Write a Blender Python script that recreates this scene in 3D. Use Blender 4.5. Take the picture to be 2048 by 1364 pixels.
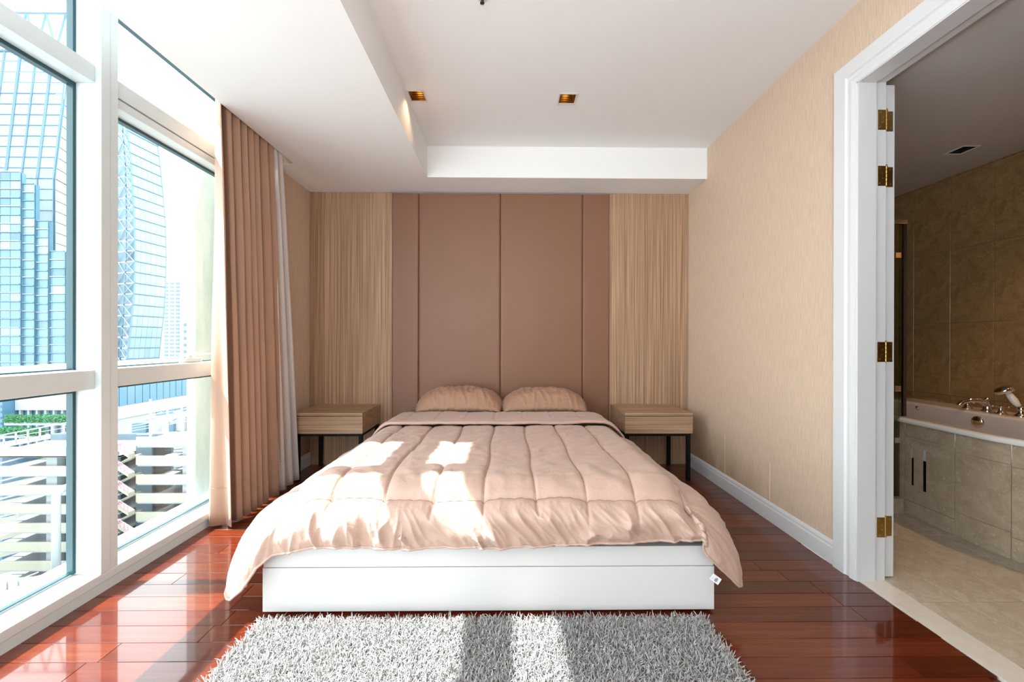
import bpy, bmesh, math, random
import numpy as np
from mathutils import Vector, Matrix, noise

random.seed(7)
PI = math.pi
for o in list(bpy.data.objects): bpy.data.objects.remove(o)
SC = bpy.context.scene
COL = SC.collection

# ------------------------------------------------------------------ camera
cam_d = bpy.data.cameras.new('camera'); cam = bpy.data.objects.new('camera', cam_d); COL.objects.link(cam)
cam_d.sensor_width = 36; cam_d.lens = 14.0; cam_d.clip_start = .02; cam_d.clip_end = 3000
CAM_Y = -3.859
cam.location = (0, CAM_Y, 1.2)
yaw, pitch, roll = .0114, -.0012, -.0019
cam.rotation_euler = (Matrix.Rotation(-yaw, 3, 'Z') @ Matrix.Rotation(PI/2 + pitch, 3, 'X') @ Matrix.Rotation(-roll, 3, 'Z')).to_euler()
SC.camera = cam

# ------------------------------------------------------------------ world, sun, exposure
w = bpy.data.worlds.new('hazy_sky'); SC.world = w; w.use_nodes = True
nt = w.node_tree; bg = nt.nodes['Background']
bg.inputs[1].default_value = SKY = 5.2
tc = nt.nodes.new('ShaderNodeTexCoord'); sx = nt.nodes.new('ShaderNodeSeparateXYZ')
cr = nt.nodes.new('ShaderNodeValToRGB'); nt.links.new(tc.outputs['Generated'], sx.inputs[0])
nt.links.new(sx.outputs['Z'], cr.inputs[0]); nt.links.new(cr.outputs[0], bg.inputs[0])
cr.color_ramp.elements[0].position = 0; cr.color_ramp.elements[0].color = (.97, .985, 1, 1)
cr.color_ramp.elements[1].position = 1; cr.color_ramp.elements[1].color = (.90, .95, 1, 1)
sun_d = bpy.data.lights.new('sun', 'SUN'); sun = bpy.data.objects.new('sun', sun_d); COL.objects.link(sun)
sun_d.energy = 17; sun_d.color = (1, .97, .93); sun_d.angle = math.radians(.53)
el = math.atan(1.25)
sun.rotation_euler = Vector((-math.cos(el), -.01, math.sin(el))).to_track_quat('Z', 'Y').to_euler()
fl_d = bpy.data.lights.new('ceiling_fill_light', 'AREA'); fl = bpy.data.objects.new('ceiling_fill_light', fl_d); COL.objects.link(fl)
fl_d.size = .7; fl_d.energy = 55; fl_d.color = (.93, .97, 1)   # added fill light, unseen behind the camera, aimed at the ceiling
fl.location = (.1, -4.7, 1.7); fl.rotation_euler = (PI - .25, 0, 0)
vs = SC.view_settings
SC.display_settings.display_device = 'sRGB'
vs.view_transform = 'Standard'; vs.look = 'None'; vs.gamma = 1; vs.exposure = 0.38; vs.use_curve_mapping = False

# ------------------------------------------------------------------ materials
MATS = {}
def mat(name, col=(.8, .8, .8), rough=.5, metal=0, spec=.5, coat=0, coat_rough=.05, emit=None, estr=1):
    m = bpy.data.materials.new(name); m.use_nodes = True
    b = m.node_tree.nodes['Principled BSDF']
    b.inputs['Base Color'].default_value = (*col, 1); b.inputs['Roughness'].default_value = rough
    b.inputs['Metallic'].default_value = metal; b.inputs['Specular IOR Level'].default_value = spec
    b.inputs['Coat Weight'].default_value = coat; b.inputs['Coat Roughness'].default_value = coat_rough
    if emit: b.inputs['Emission Color'].default_value = (*emit, 1); b.inputs['Emission Strength'].default_value = estr
    MATS[name] = m
    return m
def N(m, t): return m.node_tree.nodes.new(t)
def L(m, a, b): m.node_tree.links.new(a, b)
def BS(m): return m.node_tree.nodes['Principled BSDF']
def coords(m, scale, kind='Object'):
    t = N(m, 'ShaderNodeTexCoord'); mp = N(m, 'ShaderNodeMapping'); mp.inputs['Scale'].default_value = scale
    L(m, t.outputs[kind], mp.inputs[0]); return mp.outputs[0]
def noise_tex(m, vec, scale=1, detail=4, rough=.6, dist=0):
    n = N(m, 'ShaderNodeTexNoise'); n.inputs['Scale'].default_value = scale; n.inputs['Detail'].default_value = detail
    n.inputs['Roughness'].default_value = rough; n.inputs['Distortion'].default_value = dist
    if vec is not None: L(m, vec, n.inputs['Vector'])
    return n.outputs['Fac']
def ramp(m, fac, stops):
    r = N(m, 'ShaderNodeValToRGB'); e = r.color_ramp.elements
    while len(e) < len(stops): e.new(.5)
    for i, (p, c) in enumerate(stops): e[i].position = p; e[i].color = (*c, 1)
    L(m, fac, r.inputs[0]); return r.outputs[0]
def bump(m, h, strength=.3, dist=.002):
    b = N(m, 'ShaderNodeBump'); b.inputs['Strength'].default_value = strength; b.inputs['Distance'].default_value = dist
    L(m, h, b.inputs['Height']); L(m, b.outputs[0], BS(m).inputs['Normal']); return b
def mixc(m, fac, a, b, mode='MIX'):
    x = N(m, 'ShaderNodeMix'); x.data_type = 'RGBA'; x.blend_type = mode
    if isinstance(fac, float): x.inputs[0].default_value = fac
    else: L(m, fac, x.inputs[0])
    for v, i in ((a, 6), (b, 7)):
        if isinstance(v, tuple): x.inputs[i].default_value = (*v, 1)
        else: L(m, v, x.inputs[i])
    return x.outputs[2]
def rnd(m): return N(m, 'ShaderNodeObjectInfo').outputs['Random']

M_paint = mat('white_ceiling_paint', (.81, .81, .81), .7, spec=.2)
M_frame = mat('white_frame_enamel', (.62, .68, .69), .35)
M_trim = mat('white_gloss_trim', (.65, .65, .66), .3)
M_bed = mat('white_lacquer_board', (.66, .65, .65), .35)
M_gasket = mat('dark_green_gasket', (.012, .06, .075), .35)
M_black = mat('black_powder_coated_steel', (.006, .006, .006), .55, spec=.15)
M_gap = mat('dark_gap', (.008, .006, .005), 1, spec=0)

def m_wallpaper():
    m = mat('ribbed_beige_wallpaper', rough=.75, spec=.2)
    v = coords(m, (250, 250, 10)); n = noise_tex(m, v, 1, 3, .6)
    c = ramp(m, n, [(.3, (.54, .39, .285)), (.7, (.69, .54, .42))])
    # water stains rising from the skirting
    v2 = coords(m, (1.9, 1.9, .7)); n2 = noise_tex(m, v2, 1.3, 5, .65, .4)
    t = N(m, 'ShaderNodeTexCoord'); s = N(m, 'ShaderNodeSeparateXYZ'); L(m, t.outputs['Object'], s.inputs[0])
    mr = N(m, 'ShaderNodeMapRange'); mr.inputs[1].default_value = .05; mr.inputs[2].default_value = .65
    mr.inputs[3].default_value = .62; mr.inputs[4].default_value = 0; L(m, s.outputs['Z'], mr.inputs[0])
    my = N(m, 'ShaderNodeMapRange'); my.inputs[1].default_value = -1.35; my.inputs[2].default_value = -.45; my.inputs[3].default_value = .45; my.inputs[4].default_value = 1.25; L(m, s.outputs['Y'], my.inputs[0])
    mm_ = N(m, 'ShaderNodeMath'); mm_.operation = 'MULTIPLY'; L(m, mr.outputs[0], mm_.inputs[0]); L(m, my.outputs[0], mm_.inputs[1])
    mu = N(m, 'ShaderNodeMath'); mu.operation = 'MULTIPLY'; L(m, n2, mu.inputs[0]); L(m, mm_.outputs[0], mu.inputs[1])
    r = N(m, 'ShaderNodeMapRange'); r.inputs[1].default_value = .12; r.inputs[2].default_value = .36; r.inputs[4].default_value = .7
    L(m, mu.outputs[0], r.inputs[0])
    L(m, mixc(m, r.outputs[0], c, (.27, .15, .075)), BS(m).inputs['Base Color'])
    bump(m, n, .55, .003)
    return m
M_wallpaper = m_wallpaper()

def m_veneer(name, axis, a=(.24, .135, .08), b=(.58, .39, .265), c0=(.39, .245, .155)):
    m = mat(name, rough=.45, spec=.35)
    sc = {'Z': (150, 20, .8), 'X': (1.2, 60, 130)}[axis]
    v = coords(m, sc); n = noise_tex(m, v, 1, 4, .65)
    c = ramp(m, n, [(.36, a), (.5, c0), (.64, b)])
    sc2 = {'Z': (22, 3, .15), 'X': (.4, 10, 25)}[axis]
    n2 = noise_tex(m, coords(m, sc2), 1, 2)
    c2 = ramp(m, n2, [(.35, (.84, .82, .80)), (.65, (1.06, 1.05, 1.04))])
    c3 = mixc(m, 1.0, c, c2, 'MULTIPLY')
    L(m, c3, BS(m).inputs['Base Color']); bump(m, n, .25, .0015)
    return m
M_ven_v = m_veneer('vertical_grain_veneer', 'Z')
M_ven_h = m_veneer('horizontal_grain_veneer', 'X', (.30, .175, .10), (.50, .345, .225), (.41, .265, .165))

def m_satin(name, col, rough=.45, sheen=.3, wr=.12, sc=14):
    m = mat(name, col, rough, spec=.35)
    BS(m).inputs['Sheen Weight'].default_value = sheen; BS(m).inputs['Sheen Roughness'].default_value = .4
    n = noise_tex(m, coords(m, (sc, sc*.7, sc)), 1, 5, .6, .6)
    bump(m, n, wr, .012)
    return m
M_duvet = m_satin('tan_satin_duvet', (.50, .335, .272), .40, .30, .42, 16)
M_pillow = m_satin('tan_pillow_cotton', (.37, .205, .135), .5, .2, .45, 18)
M_sheet = m_satin('tan_sheet', (.52, .335, .235), .6, .1, .1, 10)
M_uph = m_satin('brown_satin_upholstery', (.225, .108, .066), .42, .25, .03, 5)
M_curtain = m_satin('tan_blackout_curtain', (.43, .26, .18), .62, .2, .03, 6)
def m_curtain_fix():
    m = M_curtain; nt = m.node_tree; b = BS(m); out = [n for n in nt.nodes if n.type == 'OUTPUT_MATERIAL'][0]
    tr = N(m, 'ShaderNodeBsdfTranslucent'); tr.inputs[0].default_value = (.55, .33, .22, 1)
    mx = N(m, 'ShaderNodeMixShader'); mx.inputs[0].default_value = .10
    L(m, b.outputs[0], mx.inputs[1]); L(m, tr.outputs[0], mx.inputs[2]); L(m, mx.outputs[0], out.inputs[0])
m_curtain_fix()
M_sheer = mat('white_sheer_voile', (.72, .66, .63), .7, spec=.2)
def m_sheer_fix():
    m = M_sheer; b = BS(m); out = [n for n in m.node_tree.nodes if n.type == 'OUTPUT_MATERIAL'][0]
    tr = N(m, 'ShaderNodeBsdfTranslucent'); tr.inputs[0].default_value = (.75, .7, .68, 1)
    mx = N(m, 'ShaderNodeMixShader'); mx.inputs[0].default_value = .3
    L(m, b.outputs[0], mx.inputs[1]); L(m, tr.outputs[0], mx.inputs[2]); L(m, mx.outputs[0], out.inputs[0])
m_sheer_fix()
M_thread = mat('brown_thread', (.36, .21, .15), .7)

def m_floor():
    m = mat('red_lacquered_hardwood', rough=.28, coat=1, coat_rough=.045)
    n = noise_tex(m, coords(m, (2.2, 45, 20)), 1, 5, .65, .3)
    c = ramp(m, n, [(.3, (.075, .006, .003)), (.7, (.145, .027, .007))])
    v = ramp(m, rnd(m), [(0, (.62, .58, .55)), (.5, (.95, .92, .9)), (1, (1.25, 1.5, 1.35))])
    L(m, mixc(m, 1.0, c, v, 'MULTIPLY'), BS(m).inputs['Base Color'])
    bump(m, noise_tex(m, coords(m, (1.5, 9, 1)), 1, 2), .05, .003)
    BS(m).inputs['Coat IOR'].default_value = 1.42; BS(m).inputs['Specular IOR Level'].default_value = .15
    return m
M_floor = m_floor()
M_subfloor = mat('dark_joint_filler', (.10, .03, .02), .6)
M_shag = mat('grey_shag_yarn', (.50, .485, .475), .75, spec=.2)
L(M_shag, ramp(M_shag, noise_tex(M_shag, coords(M_shag, (90, 90, 30)), 1, 2), [(.3, (.30, .275, .265)), (.6, (.56, .55, .55))]), BS(M_shag).inputs['Base Color'])
M_rugback = mat('rug_backing', (.25, .24, .23), .9)

def m_glass():
    m = bpy.data.materials.new('clear_tinted_pane'); m.use_nodes = True; nt = m.node_tree; nt.nodes.clear()
    out = nt.nodes.new('ShaderNodeOutputMaterial'); t = nt.nodes.new('ShaderNodeBsdfTransparent'); g = nt.nodes.new('ShaderNodeBsdfGlossy')
    g.inputs['Roughness'].default_value = .01; t.inputs[0].default_value = (.93, .975, .975, 1)
    f = nt.nodes.new('ShaderNodeLayerWeight'); pw = nt.nodes.new('ShaderNodeMath'); pw.operation = 'POWER'; pw.inputs[1].default_value = 5
    ma = nt.nodes.new('ShaderNodeMath'); ma.operation = 'MULTIPLY_ADD'; ma.inputs[1].default_value = .6; ma.inputs[2].default_value = .03
    nt.links.new(f.outputs['Facing'], pw.inputs[0]); nt.links.new(pw.outputs[0], ma.inputs[0]); mx = nt.nodes.new('ShaderNodeMixShader')
    nt.links.new(ma.outputs[0], mx.inputs[0]); nt.links.new(t.outputs[0], mx.inputs[1]); nt.links.new(g.outputs[0], mx.inputs[2])
    nt.links.new(mx.outputs[0], out.inputs[0]); MATS[m.name] = m; return m
M_glass = m_glass()

def m_marble(name, a, b, c, grout=None):
    m = mat(name, rough=.22, spec=.45)
    v = coords(m, (6, 6, 6)); n = noise_tex(m, v, 1.6, 6, .62, 1.2)
    vo = noise_tex(m, coords(m, (26, 26, 26)), 1, 5, .70, 3.5)
    base = ramp(m, n, [(.35, a), (.65, b)])
    fl = N(m, 'ShaderNodeMapRange'); fl.inputs[1].default_value = .57; fl.inputs[2].default_value = .70; fl.inputs[4].default_value = .95
    L(m, vo, fl.inputs[0])
    L(m, mixc(m, fl.outputs[0], base, c), BS(m).inputs['Base Color'])
    return m
M_tile_wall = m_marble('brown_marble_wall_tile', (.24, .14, .06), (.32, .195, .09), (.46, .33, .2))
M_tile_tub = m_marble('grey_beige_marble_tile', (.34, .265, .185), (.43, .345, .255), (.58, .5, .41))
M_tile_floor = m_marble('beige_marble_floor_tile', (.44, .36, .28), (.53, .45, .36), (.68, .61, .52))
M_sillstone = m_marble('cream_marble_threshold', (.60, .55, .48), (.66, .61, .54), (.7, .66, .6))
M_grout = mat('grout', (.36, .30, .23), .9)
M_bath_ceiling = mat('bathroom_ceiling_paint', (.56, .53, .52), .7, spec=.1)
M_enamel = mat('tub_enamel', (.66, .58, .54), .15, coat=.3)
M_tublip = mat('tub_edge_enamel', (.74, .74, .75), .12, coat=.5)
M_chrome = mat('polished_chrome', (.75, .68, .62), .06, metal=1)
M_brass = mat('aged_brass', (.50, .33, .09), .28, metal=1)
M_porcelain = mat('porcelain', (.7, .66, .62), .2)
M_gold = mat('gold_reflector', (.32, .16, .035), .32, metal=1)
M_darkmetal = mat('dark_fitting', (.03, .02, .015), .5)
M_lamp = mat('halogen_bulb', (.9, .8, .6), .4, emit=(1, .72, .38), estr=7)
M_steel = mat('brushed_steel', (.45, .45, .46), .3, metal=1)
M_label = mat('white_woven_label', (.8, .82, .86), .6)
M_ink = mat('grey_ink', (.12, .12, .14), .7)
M_showerglass = m_glass(); M_showerglass.name = 'shower_glass'
M_showerglass.node_tree.nodes['Transparent BSDF'].inputs[0].default_value = (.62, .66, .56, 1)
# outside
M_tower = mat('pale_blue_glass', rough=.12, spec=.5)
L(M_tower, ramp(M_tower, rnd(M_tower), [(0, (.145, .215, .26)), (.6, (.16, .235, .28)), (1, (.18, .25, .29))]), BS(M_tower).inputs['Base Color'])
M_tower_blue = mat('deep_blue_glass', rough=.15, spec=.4)
L(M_tower_blue, ramp(M_tower_blue, rnd(M_tower_blue), [(0, (.05, .115, .17)), (.25, (.085, .175, .235)), (1, (.11, .205, .265))]), BS(M_tower_blue).inputs['Base Color'])
M_mull = mat('pale_blue_mullion', (.075, .15, .21), .4)
M_bar = mat('white_lattice_bar', (.19, .25, .28), .4)
M_mull_blue = mat('blue_tower_mullion', (.045, .12, .18), .4)
M_conc = mat('cream_concrete', (.27, .265, .215), .8, spec=.1)
M_white_conc = mat('white_concrete', (.30, .32, .34), .7, spec=.1)
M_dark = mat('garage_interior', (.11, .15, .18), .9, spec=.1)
M_slab = mat('garage_slab', (.27, .30, .31), .9, spec=.1)
M_win = mat('blue_window_strip', (.06, .15, .23), .25)
M_green = mat('hedge_leaves', (.05, .17, .075), .8, spec=.1)
M_ground = mat('city_ground', (.15, .16, .165), .9, spec=.05)
M_pink = mat('pink_painted_rail', (.42, .13, .22), .5)
M_extcol = mat('weathered_white_render', (.36, .44, .42), .85, spec=.1)
L(M_extcol, ramp(M_extcol, noise_tex(M_extcol, coords(M_extcol, (4, 4, 1.5)), 1.5, 6, .7), [(.3, (.36, .46, .44)), (.6, (.48, .55, .54))]), BS(M_extcol).inputs['Base Color'])
M_roof = mat('roof_screed', (.24, .26, .27), .8)

# ------------------------------------------------------------------ building blocks
class MB:
    def __init__(s): s.v = []; s.f = []
    def add(s, v, f):
        n = len(s.v); s.v += [tuple(p) for p in v]; s.f += [tuple(i + n for i in q) for q in f]
    def box(s, x0, x1, y0, y1, z0, z1):
        s.add([(x0, y0, z0), (x1, y0, z0), (x1, y1, z0), (x0, y1, z0), (x0, y0, z1), (x1, y0, z1), (x1, y1, z1), (x0, y1, z1)],
              [(0, 3, 2, 1), (4, 5, 6, 7), (0, 1, 5, 4), (1, 2, 6, 5), (2, 3, 7, 6), (3, 0, 4, 7)]); return s
    def tube(s, pts, r, n=8, closed=False):
        pts = [Vector(p) for p in pts]; rs = r if isinstance(r, (list, tuple)) else [r]*len(pts); rings = []; up = None
        for i, p in enumerate(pts):
            if closed: t = pts[(i+1) % len(pts)] - pts[i-1]
            else: t = pts[min(i+1, len(pts)-1)] - pts[max(i-1, 0)]
            t.normalize()
            if up is None: up = Vector((0, 0, 1)) if abs(t.z) < .9 else Vector((0, 1, 0))
            a = t.cross(up).normalized(); b = a.cross(t).normalized(); up = b
            rings.append([p + a*math.cos(2*PI*k/n)*rs[i] + b*math.sin(2*PI*k/n)*rs[i] for k in range(n)])
        m = len(rings); V = [q for R_ in rings for q in R_]; F = []
        for i in range(m if closed else m-1):
            j = (i+1) % m
            for k in range(n): F.append((i*n+k, i*n+(k+1) % n, j*n+(k+1) % n, j*n+k))
        if not closed: F += [tuple(range(n))[::-1], tuple((m-1)*n+k for k in range(n))]
        s.add(V, F); return s
    def lathe(s, prof, c=(0, 0, 0), n=20, axis='Z', tilt=None):
        V = []; F = []
        for r, z in prof:
            for k in range(n):
                a = 2*PI*k/n; p = Vector((r*math.cos(a), r*math.sin(a), z))
                if axis == 'X': p = Vector((p.z, p.x, p.y))
                if axis == 'Y': p = Vector((p.x, p.z, p.y))
                if tilt is not None: p = tilt @ p
                V.append(p + Vector(c))
        m = len(prof)
        for i in range(m-1):
            for k in range(n): F.append((i*n+k, i*n+(k+1) % n, (i+1)*n+(k+1) % n, (i+1)*n+k))
        F += [tuple(range(n))[::-1], tuple((m-1)*n+k for k in range(n))]
        s.add(V, F); return s
    def prism(s, poly, a0, a1, axis='Y'):
        n = len(poly); V = []
        for a in (a0, a1):
            for (p, q) in poly: V.append({'Y': (p, a, q), 'X': (a, p, q), 'Z': (p, q, a)}[axis])
        F = [tuple(range(n)), tuple(range(2*n-1, n-1, -1))] + [(i, n+i, n+(i+1) % n, (i+1) % n) for i in range(n)]
        s.add(V, F); return s
    def grid(s, P):   # P[i][j] points
        n, m = len(P), len(P[0])
        s.add([p for row in P for p in row], [(i*m+j, (i+1)*m+j, (i+1)*m+j+1, i*m+j+1) for i in range(n-1) for j in range(m-1)]); return s

def wloc(o):
    v = Vector((0, 0, 0))
    while o is not None: v = v + Vector(o.location); o = o.parent
    return v
def obj(name, mb, m, parent=None, bev=0, smooth=False, loc=None, seg=2, **props):
    me = bpy.data.meshes.new(name); base = wloc(parent)
    off = base + (Vector(loc) if loc is not None else Vector((0, 0, 0)))
    me.from_pydata([(x-off.x, y-off.y, z-off.z) for x, y, z in mb.v], [], mb.f)
    bm = bmesh.new(); bm.from_mesh(me)
    bmesh.ops.recalc_face_normals(bm, faces=bm.faces)
    if bev: bmesh.ops.bevel(bm, geom=[e for e in bm.edges if len(e.link_faces) == 2 and e.calc_face_angle(0) > .5], offset=bev, segments=seg, affect='EDGES', profile=.6)
    bm.to_mesh(me); bm.free()
    if smooth: me.shade_smooth()
    me.materials.append(m)
    o = bpy.data.objects.new(name, me); COL.objects.link(o)
    if loc is not None: o.location = loc
    if parent is not None: o.parent = parent
    for k, v in props.items(): o[k] = v
    return o
def box(name, lo, hi, m, parent=None, bev=.002, **props):
    return obj(name, MB().box(lo[0], hi[0], lo[1], hi[1], lo[2], hi[2]), m, parent, bev, **props)
def empty(name, loc, label=None, cat=None, group=None, kind=None):
    o = bpy.data.objects.new(name, None); COL.objects.link(o); o.location = loc; o.empty_display_size = .1
    if label: o['label'] = label
    if cat: o['category'] = cat
    if group: o['group'] = group
    if kind: o['kind'] = kind
    return o
def dup(o, loc=None, parent=None):
    c = o.copy(); COL.objects.link(c)
    if loc is not None: c.location = loc
    if parent is not None: c.parent = parent
    return c
def copy_tree(o, parent=None):
    kids = [c for c in COL.objects if c.parent == o]
    c = o.copy(); COL.objects.link(c)
    if parent is not None: c.parent = parent
    for k in kids: copy_tree(k, c)
    return c
ST = dict(kind='structure')
XL, XR, ZS, ZC = -1.907, 1.76, 2.63, 2.903
YB = -6.3      # rear of the room, behind the camera

# ------------------------------------------------------------------ room shell
floor = box('floor', (-2.2, YB, -.10), (1.76, .15, -.012), M_subfloor, bev=0, **ST)
pitch_y = .0948; lens = [.92, .92, .92, .61, 1.22]
meshes = {}
j0 = -1.982
rows = int((0 - (-4.3)) / pitch_y) + 2
ytop = j0 + pitch_y*21
for r in range(46):
    y1 = ytop - pitch_y*r; y0 = y1 - pitch_y
    if y0 > -.0: continue
    x = -1.925 - random.random()*.85
    while x < 1.757:
        Ln = random.choice(lens); a, b = max(x, -1.925), min(x+Ln, 1.757); x += Ln
        if b - a < .05: continue
        yy1 = min(y1, -.001)
        key = (round(b-a, 2), round(yy1-y0, 3))
        if key not in meshes:
            o = obj('plank', MB().box(-(b-a)/2+.0006, (b-a)/2-.0006, -(yy1-y0)/2+.0008, (yy1-y0)/2-.0008, -.012, 0), M_floor, None, bev=.0012, seg=1)
            meshes[key] = o.data; o.parent = floor
        else:
            o = bpy.data.objects.new('plank', meshes[key]); COL.objects.link(o); o.parent = floor
        o.location = ((a+b)/2, (y0+yy1)/2, 0)
obj('rear_floor_boards', MB().box(-1.925, 1.757, YB, y0, -.012, 0), M_floor, floor)

wall_back = box('wall_back', (-2.2, .02, 0), (3.8, .2, 2.95), M_paint, bev=0, **ST)
for i, (a, b) in enumerate([(-1.903, -1.648), (-1.647, -1.116), (.987, 1.505), (1.506, 1.757)]):
    box('veneer_panel', (a, 0, 0), (b, .022, 2.628), M_ven_v, wall_back, bev=.0015)
wall_right = empty('wall_right', (1.76, 0, 0), kind='structure')
DY0, DY1, DZ = -2.95, -1.88, 2.50       # doorway
for n, lo, hi in [('wallpaper_field', (XR, DY1-.0, 0), (1.895, .02, ZC+.05)), ('wallpaper_field', (XR, DY0, DZ), (1.895, DY1, ZC+.05)), ('wallpaper_field', (XR, YB, 0), (1.895, DY0, ZC+.05))]:
    obj(n, MB().box(lo[0], hi[0], lo[1], hi[1], lo[2], hi[2]), M_wallpaper, wall_right)
# vertical wallpaper joints lifting near the skirting
for y, zt_ in ((-.66, .44), (-1.21, .38)):
    obj('wallpaper_joint', MB().prism([(y-.004, 0), (y, .0035), (y+.003, 0)] and [(1.7602, y-.006), (1.7565, y), (1.7602, y+.004)], .125, zt_, 'Z'), M_wallpaper, wall_right)
wall_left = box('wall_left', (-2.2, -.80, 0), (XL, .02, 2.95), M_wallpaper, bev=0, **ST)
wall_rear = empty('wall_rear', (0, YB, 0), kind='structure')
obj('plain_field', MB().box(-.6, 1.76, YB-.15, YB, 0, 2.95), M_paint, wall_rear)
obj('plain_field', MB().box(-2.2, -.6, YB-.15, YB, 0, .1), M_paint, wall_rear)
obj('plain_field', MB().box(-2.2, -.6, YB-.15, YB, 2.6, 2.95), M_paint, wall_rear)

# ceilings
ceiling = box('ceiling', (-.706, YB, ZC), (XR, -.36, ZC+.1), M_paint, bev=0, **ST)
obj('dropped_soffit', MB().prism([(-1.735, YB), (-.706, YB), (-.706, -.36), (XR, -.36), (XR, .02), (XL, .02), (XL, -.6), (-1.735, -.6)], ZS, ZC+.1, 'Z'), M_paint, ceiling)
obj('curtain_pocket_top', MB().box(-2.075, -1.735, YB, -.6, ZC, ZC+.1), M_paint, ceiling)
obj('curtain_pocket_end', MB().box(-1.9, -1.736, -.604, -.598, ZS+.004, ZC), M_wallpaper, ceiling)

# skirtings
def skirting(name, y0, y1, x, s):   # on a wall of constant x, s = -1 when the room lies at smaller x
    prof = [(0, 0), (.016, 0), (.016, .088), (.012, .096), (.012, .108), (.007, .121), (0, .124)]
    obj(name, MB().prism([(x + s*p, q) for p, q in prof], y0, y1, 'Y'), M_trim, **ST)
skirting('baseboard_right', -1.751, 0, 1.76, -1)
skirting('baseboard_left', -.80, 0, XL, 1)

# ------------------------------------------------------------------ windows on the left
XG = -2.055
def window(name, y0, y1, left, right, sash):
    W = empty(name, (-2.0, (y0+y1)/2, 0), kind='structure')
    rb = []
    rows_ = [(.098, .967), (1.057, 2.365 if sash else 2.411), (2.495, 2.895)]
    for z0, z1 in rows_:
        obj('pane', MB().box(XG-.006, XG, y0+.004, y1-.004, z0, z1), M_glass, W)
        t = .014
        g = MB()
        g.box(-2.066, -2.036, y0, y0+t, z0, z1); g.box(-2.066, -2.036, y1-t, y1, z0, z1)
        g.box(-2.066, -2.036, y0+t, y1-t, z1-.018, z1); g.box(-2.066, -2.045, y0+t, y1-t, z0, z0+.006)
        obj('gasket', g, M_gasket, W)
    obj('mid_rail', MB().box(-2.085, -1.947, y0, y1, .967, 1.057), M_frame, W, bev=.003)
    obj('transom', MB().box(-2.085, -1.947, y0, y1, 2.411, 2.495), M_frame, W, bev=.003)
    if sash: obj('sash_rail', MB().box(-2.083, -1.952, y0, y1, 2.362, 2.405), M_frame, W, bev=.002)
    obj('head', MB().box(-2.075, -2.036, y0, y1, 2.895, 2.96), M_frame, W, bev=.002)
    return W
w1 = window('window_1', -3.9, -1.957, 0, 1, False)
w2 = window('window_2', -1.872, -.80, 1, 0, True)
w3 = window('window_3', YB, -3.985, 1, 0, True)
# handle of the opening sash, just on the mid rail
h = MB().box(-2.05, -2.02, -1.36, -1.20, 1.058, 1.082).box(-2.045, -2.0, -1.36, -1.12, 1.10, 1.112).box(-2.04, -2.02, -1.31, -1.28, 1.08, 1.105)
obj('sash_handle', h, M_frame, w2, bev=.004)
def mullion(y0, y1, n):
    T = empty(n, (-2, y0, 0), kind='structure')
    obj('post', MB().box(-2.067, -1.918, y0, y0+.043, .091, 2.895), M_frame, T, bev=.002)
    obj('post', MB().box(-2.067, -1.921, y0+.046, y1, .091, 2.895), M_frame, T, bev=.002)
mullion(-1.957, -1.872, 'trim_1'); mullion(-3.985, -3.9, 'trim_2')
sill = empty('trim_3', (-2, -3, 0), kind='structure')
obj('sill_board', MB().box(-2.2, -1.921, YB, -.80, -.05, .046), M_frame, sill, bev=.0015)
obj('sill_board', MB().box(-2.2, -1.918, YB, -.80, .0475, .09), M_frame, sill, bev=.003)
obj('added_rear_glazing', MB().box(-2.2, -.6, YB-.08, YB-.074, .1, 2.6), M_glass, wall_rear)  # unseen rear window, added and sized to let extra sky light in

# ------------------------------------------------------------------ doorway, door, threshold
def casing(a):  # moulding cross-section as (distance from opening edge, proudness)
    return [(0, 0), (0, .018), (.028, .022), (.034, .016), (.052, .016), (.060, .024), (.128, .024), (.128, 0)]
D1 = empty('door_1', (1.83, -2.4, 0), kind='structure')
prof = casing(0)
yi, zi = DY1 - .005, DZ - .006
mb = MB(); mb.grid([[(1.7601-d, yi+p, 0), (1.7601-d, yi+p, zi+p)] for p, d in prof]); obj('casing_side', mb, M_trim, D1)
mb = MB(); mb.grid([[(1.7601-d, yi+p, zi+p), (1.7601-d, DY0+.005-p, zi+p)] for p, d in prof]); obj('casing_head', mb, M_trim, D1)
mb = MB(); mb.grid([[(1.7601-d, DY0+.005-p, 0), (1.7601-d, DY0+.005-p, zi+p)] for p, d in prof])
obj('casing_side', mb, M_trim, D1)
obj('jamb', MB().box(1.745, 1.838, -1.894, -1.872, 0, 2.494), M_trim, D1, bev=.001)
obj('jamb', MB().box(1.838, 1.897, -1.882, -1.860, 0, 2.499), M_trim, D1, bev=.001)
obj('jamb', MB().box(1.745, 1.897, DY0-.01, DY0+.012, 0, 2.494), M_trim, D1, bev=.001)
obj('jamb_head', MB().box(1.745, 1.838, DY0, -1.872, 2.489, 2.52), M_trim, D1, bev=.001)
obj('jamb_head', MB().box(1.8385, 1.897, DY0, -1.86, 2.499, 2.52), M_trim, D1, bev=.001)
obj('threshold', MB().box(1.762, 1.892, DY0, -1.872, -.03, .001), M_sillstone, D1, bev=.001)
D2 = empty('bathroom_door', (1.935, -1.85, 0), 'white door folded back flat inside the bathroom, seen edge on', 'door')
obj('door_leaf', MB().box(1.9125, 1.957, -1.866, -.93, .008, 2.496), M_trim, D2, bev=.003)
obj('door_edge_bead', MB().box(1.9, 1.9125, -1.861, -1.85, .02, 2.49), M_trim, D2, bev=.002)
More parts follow.
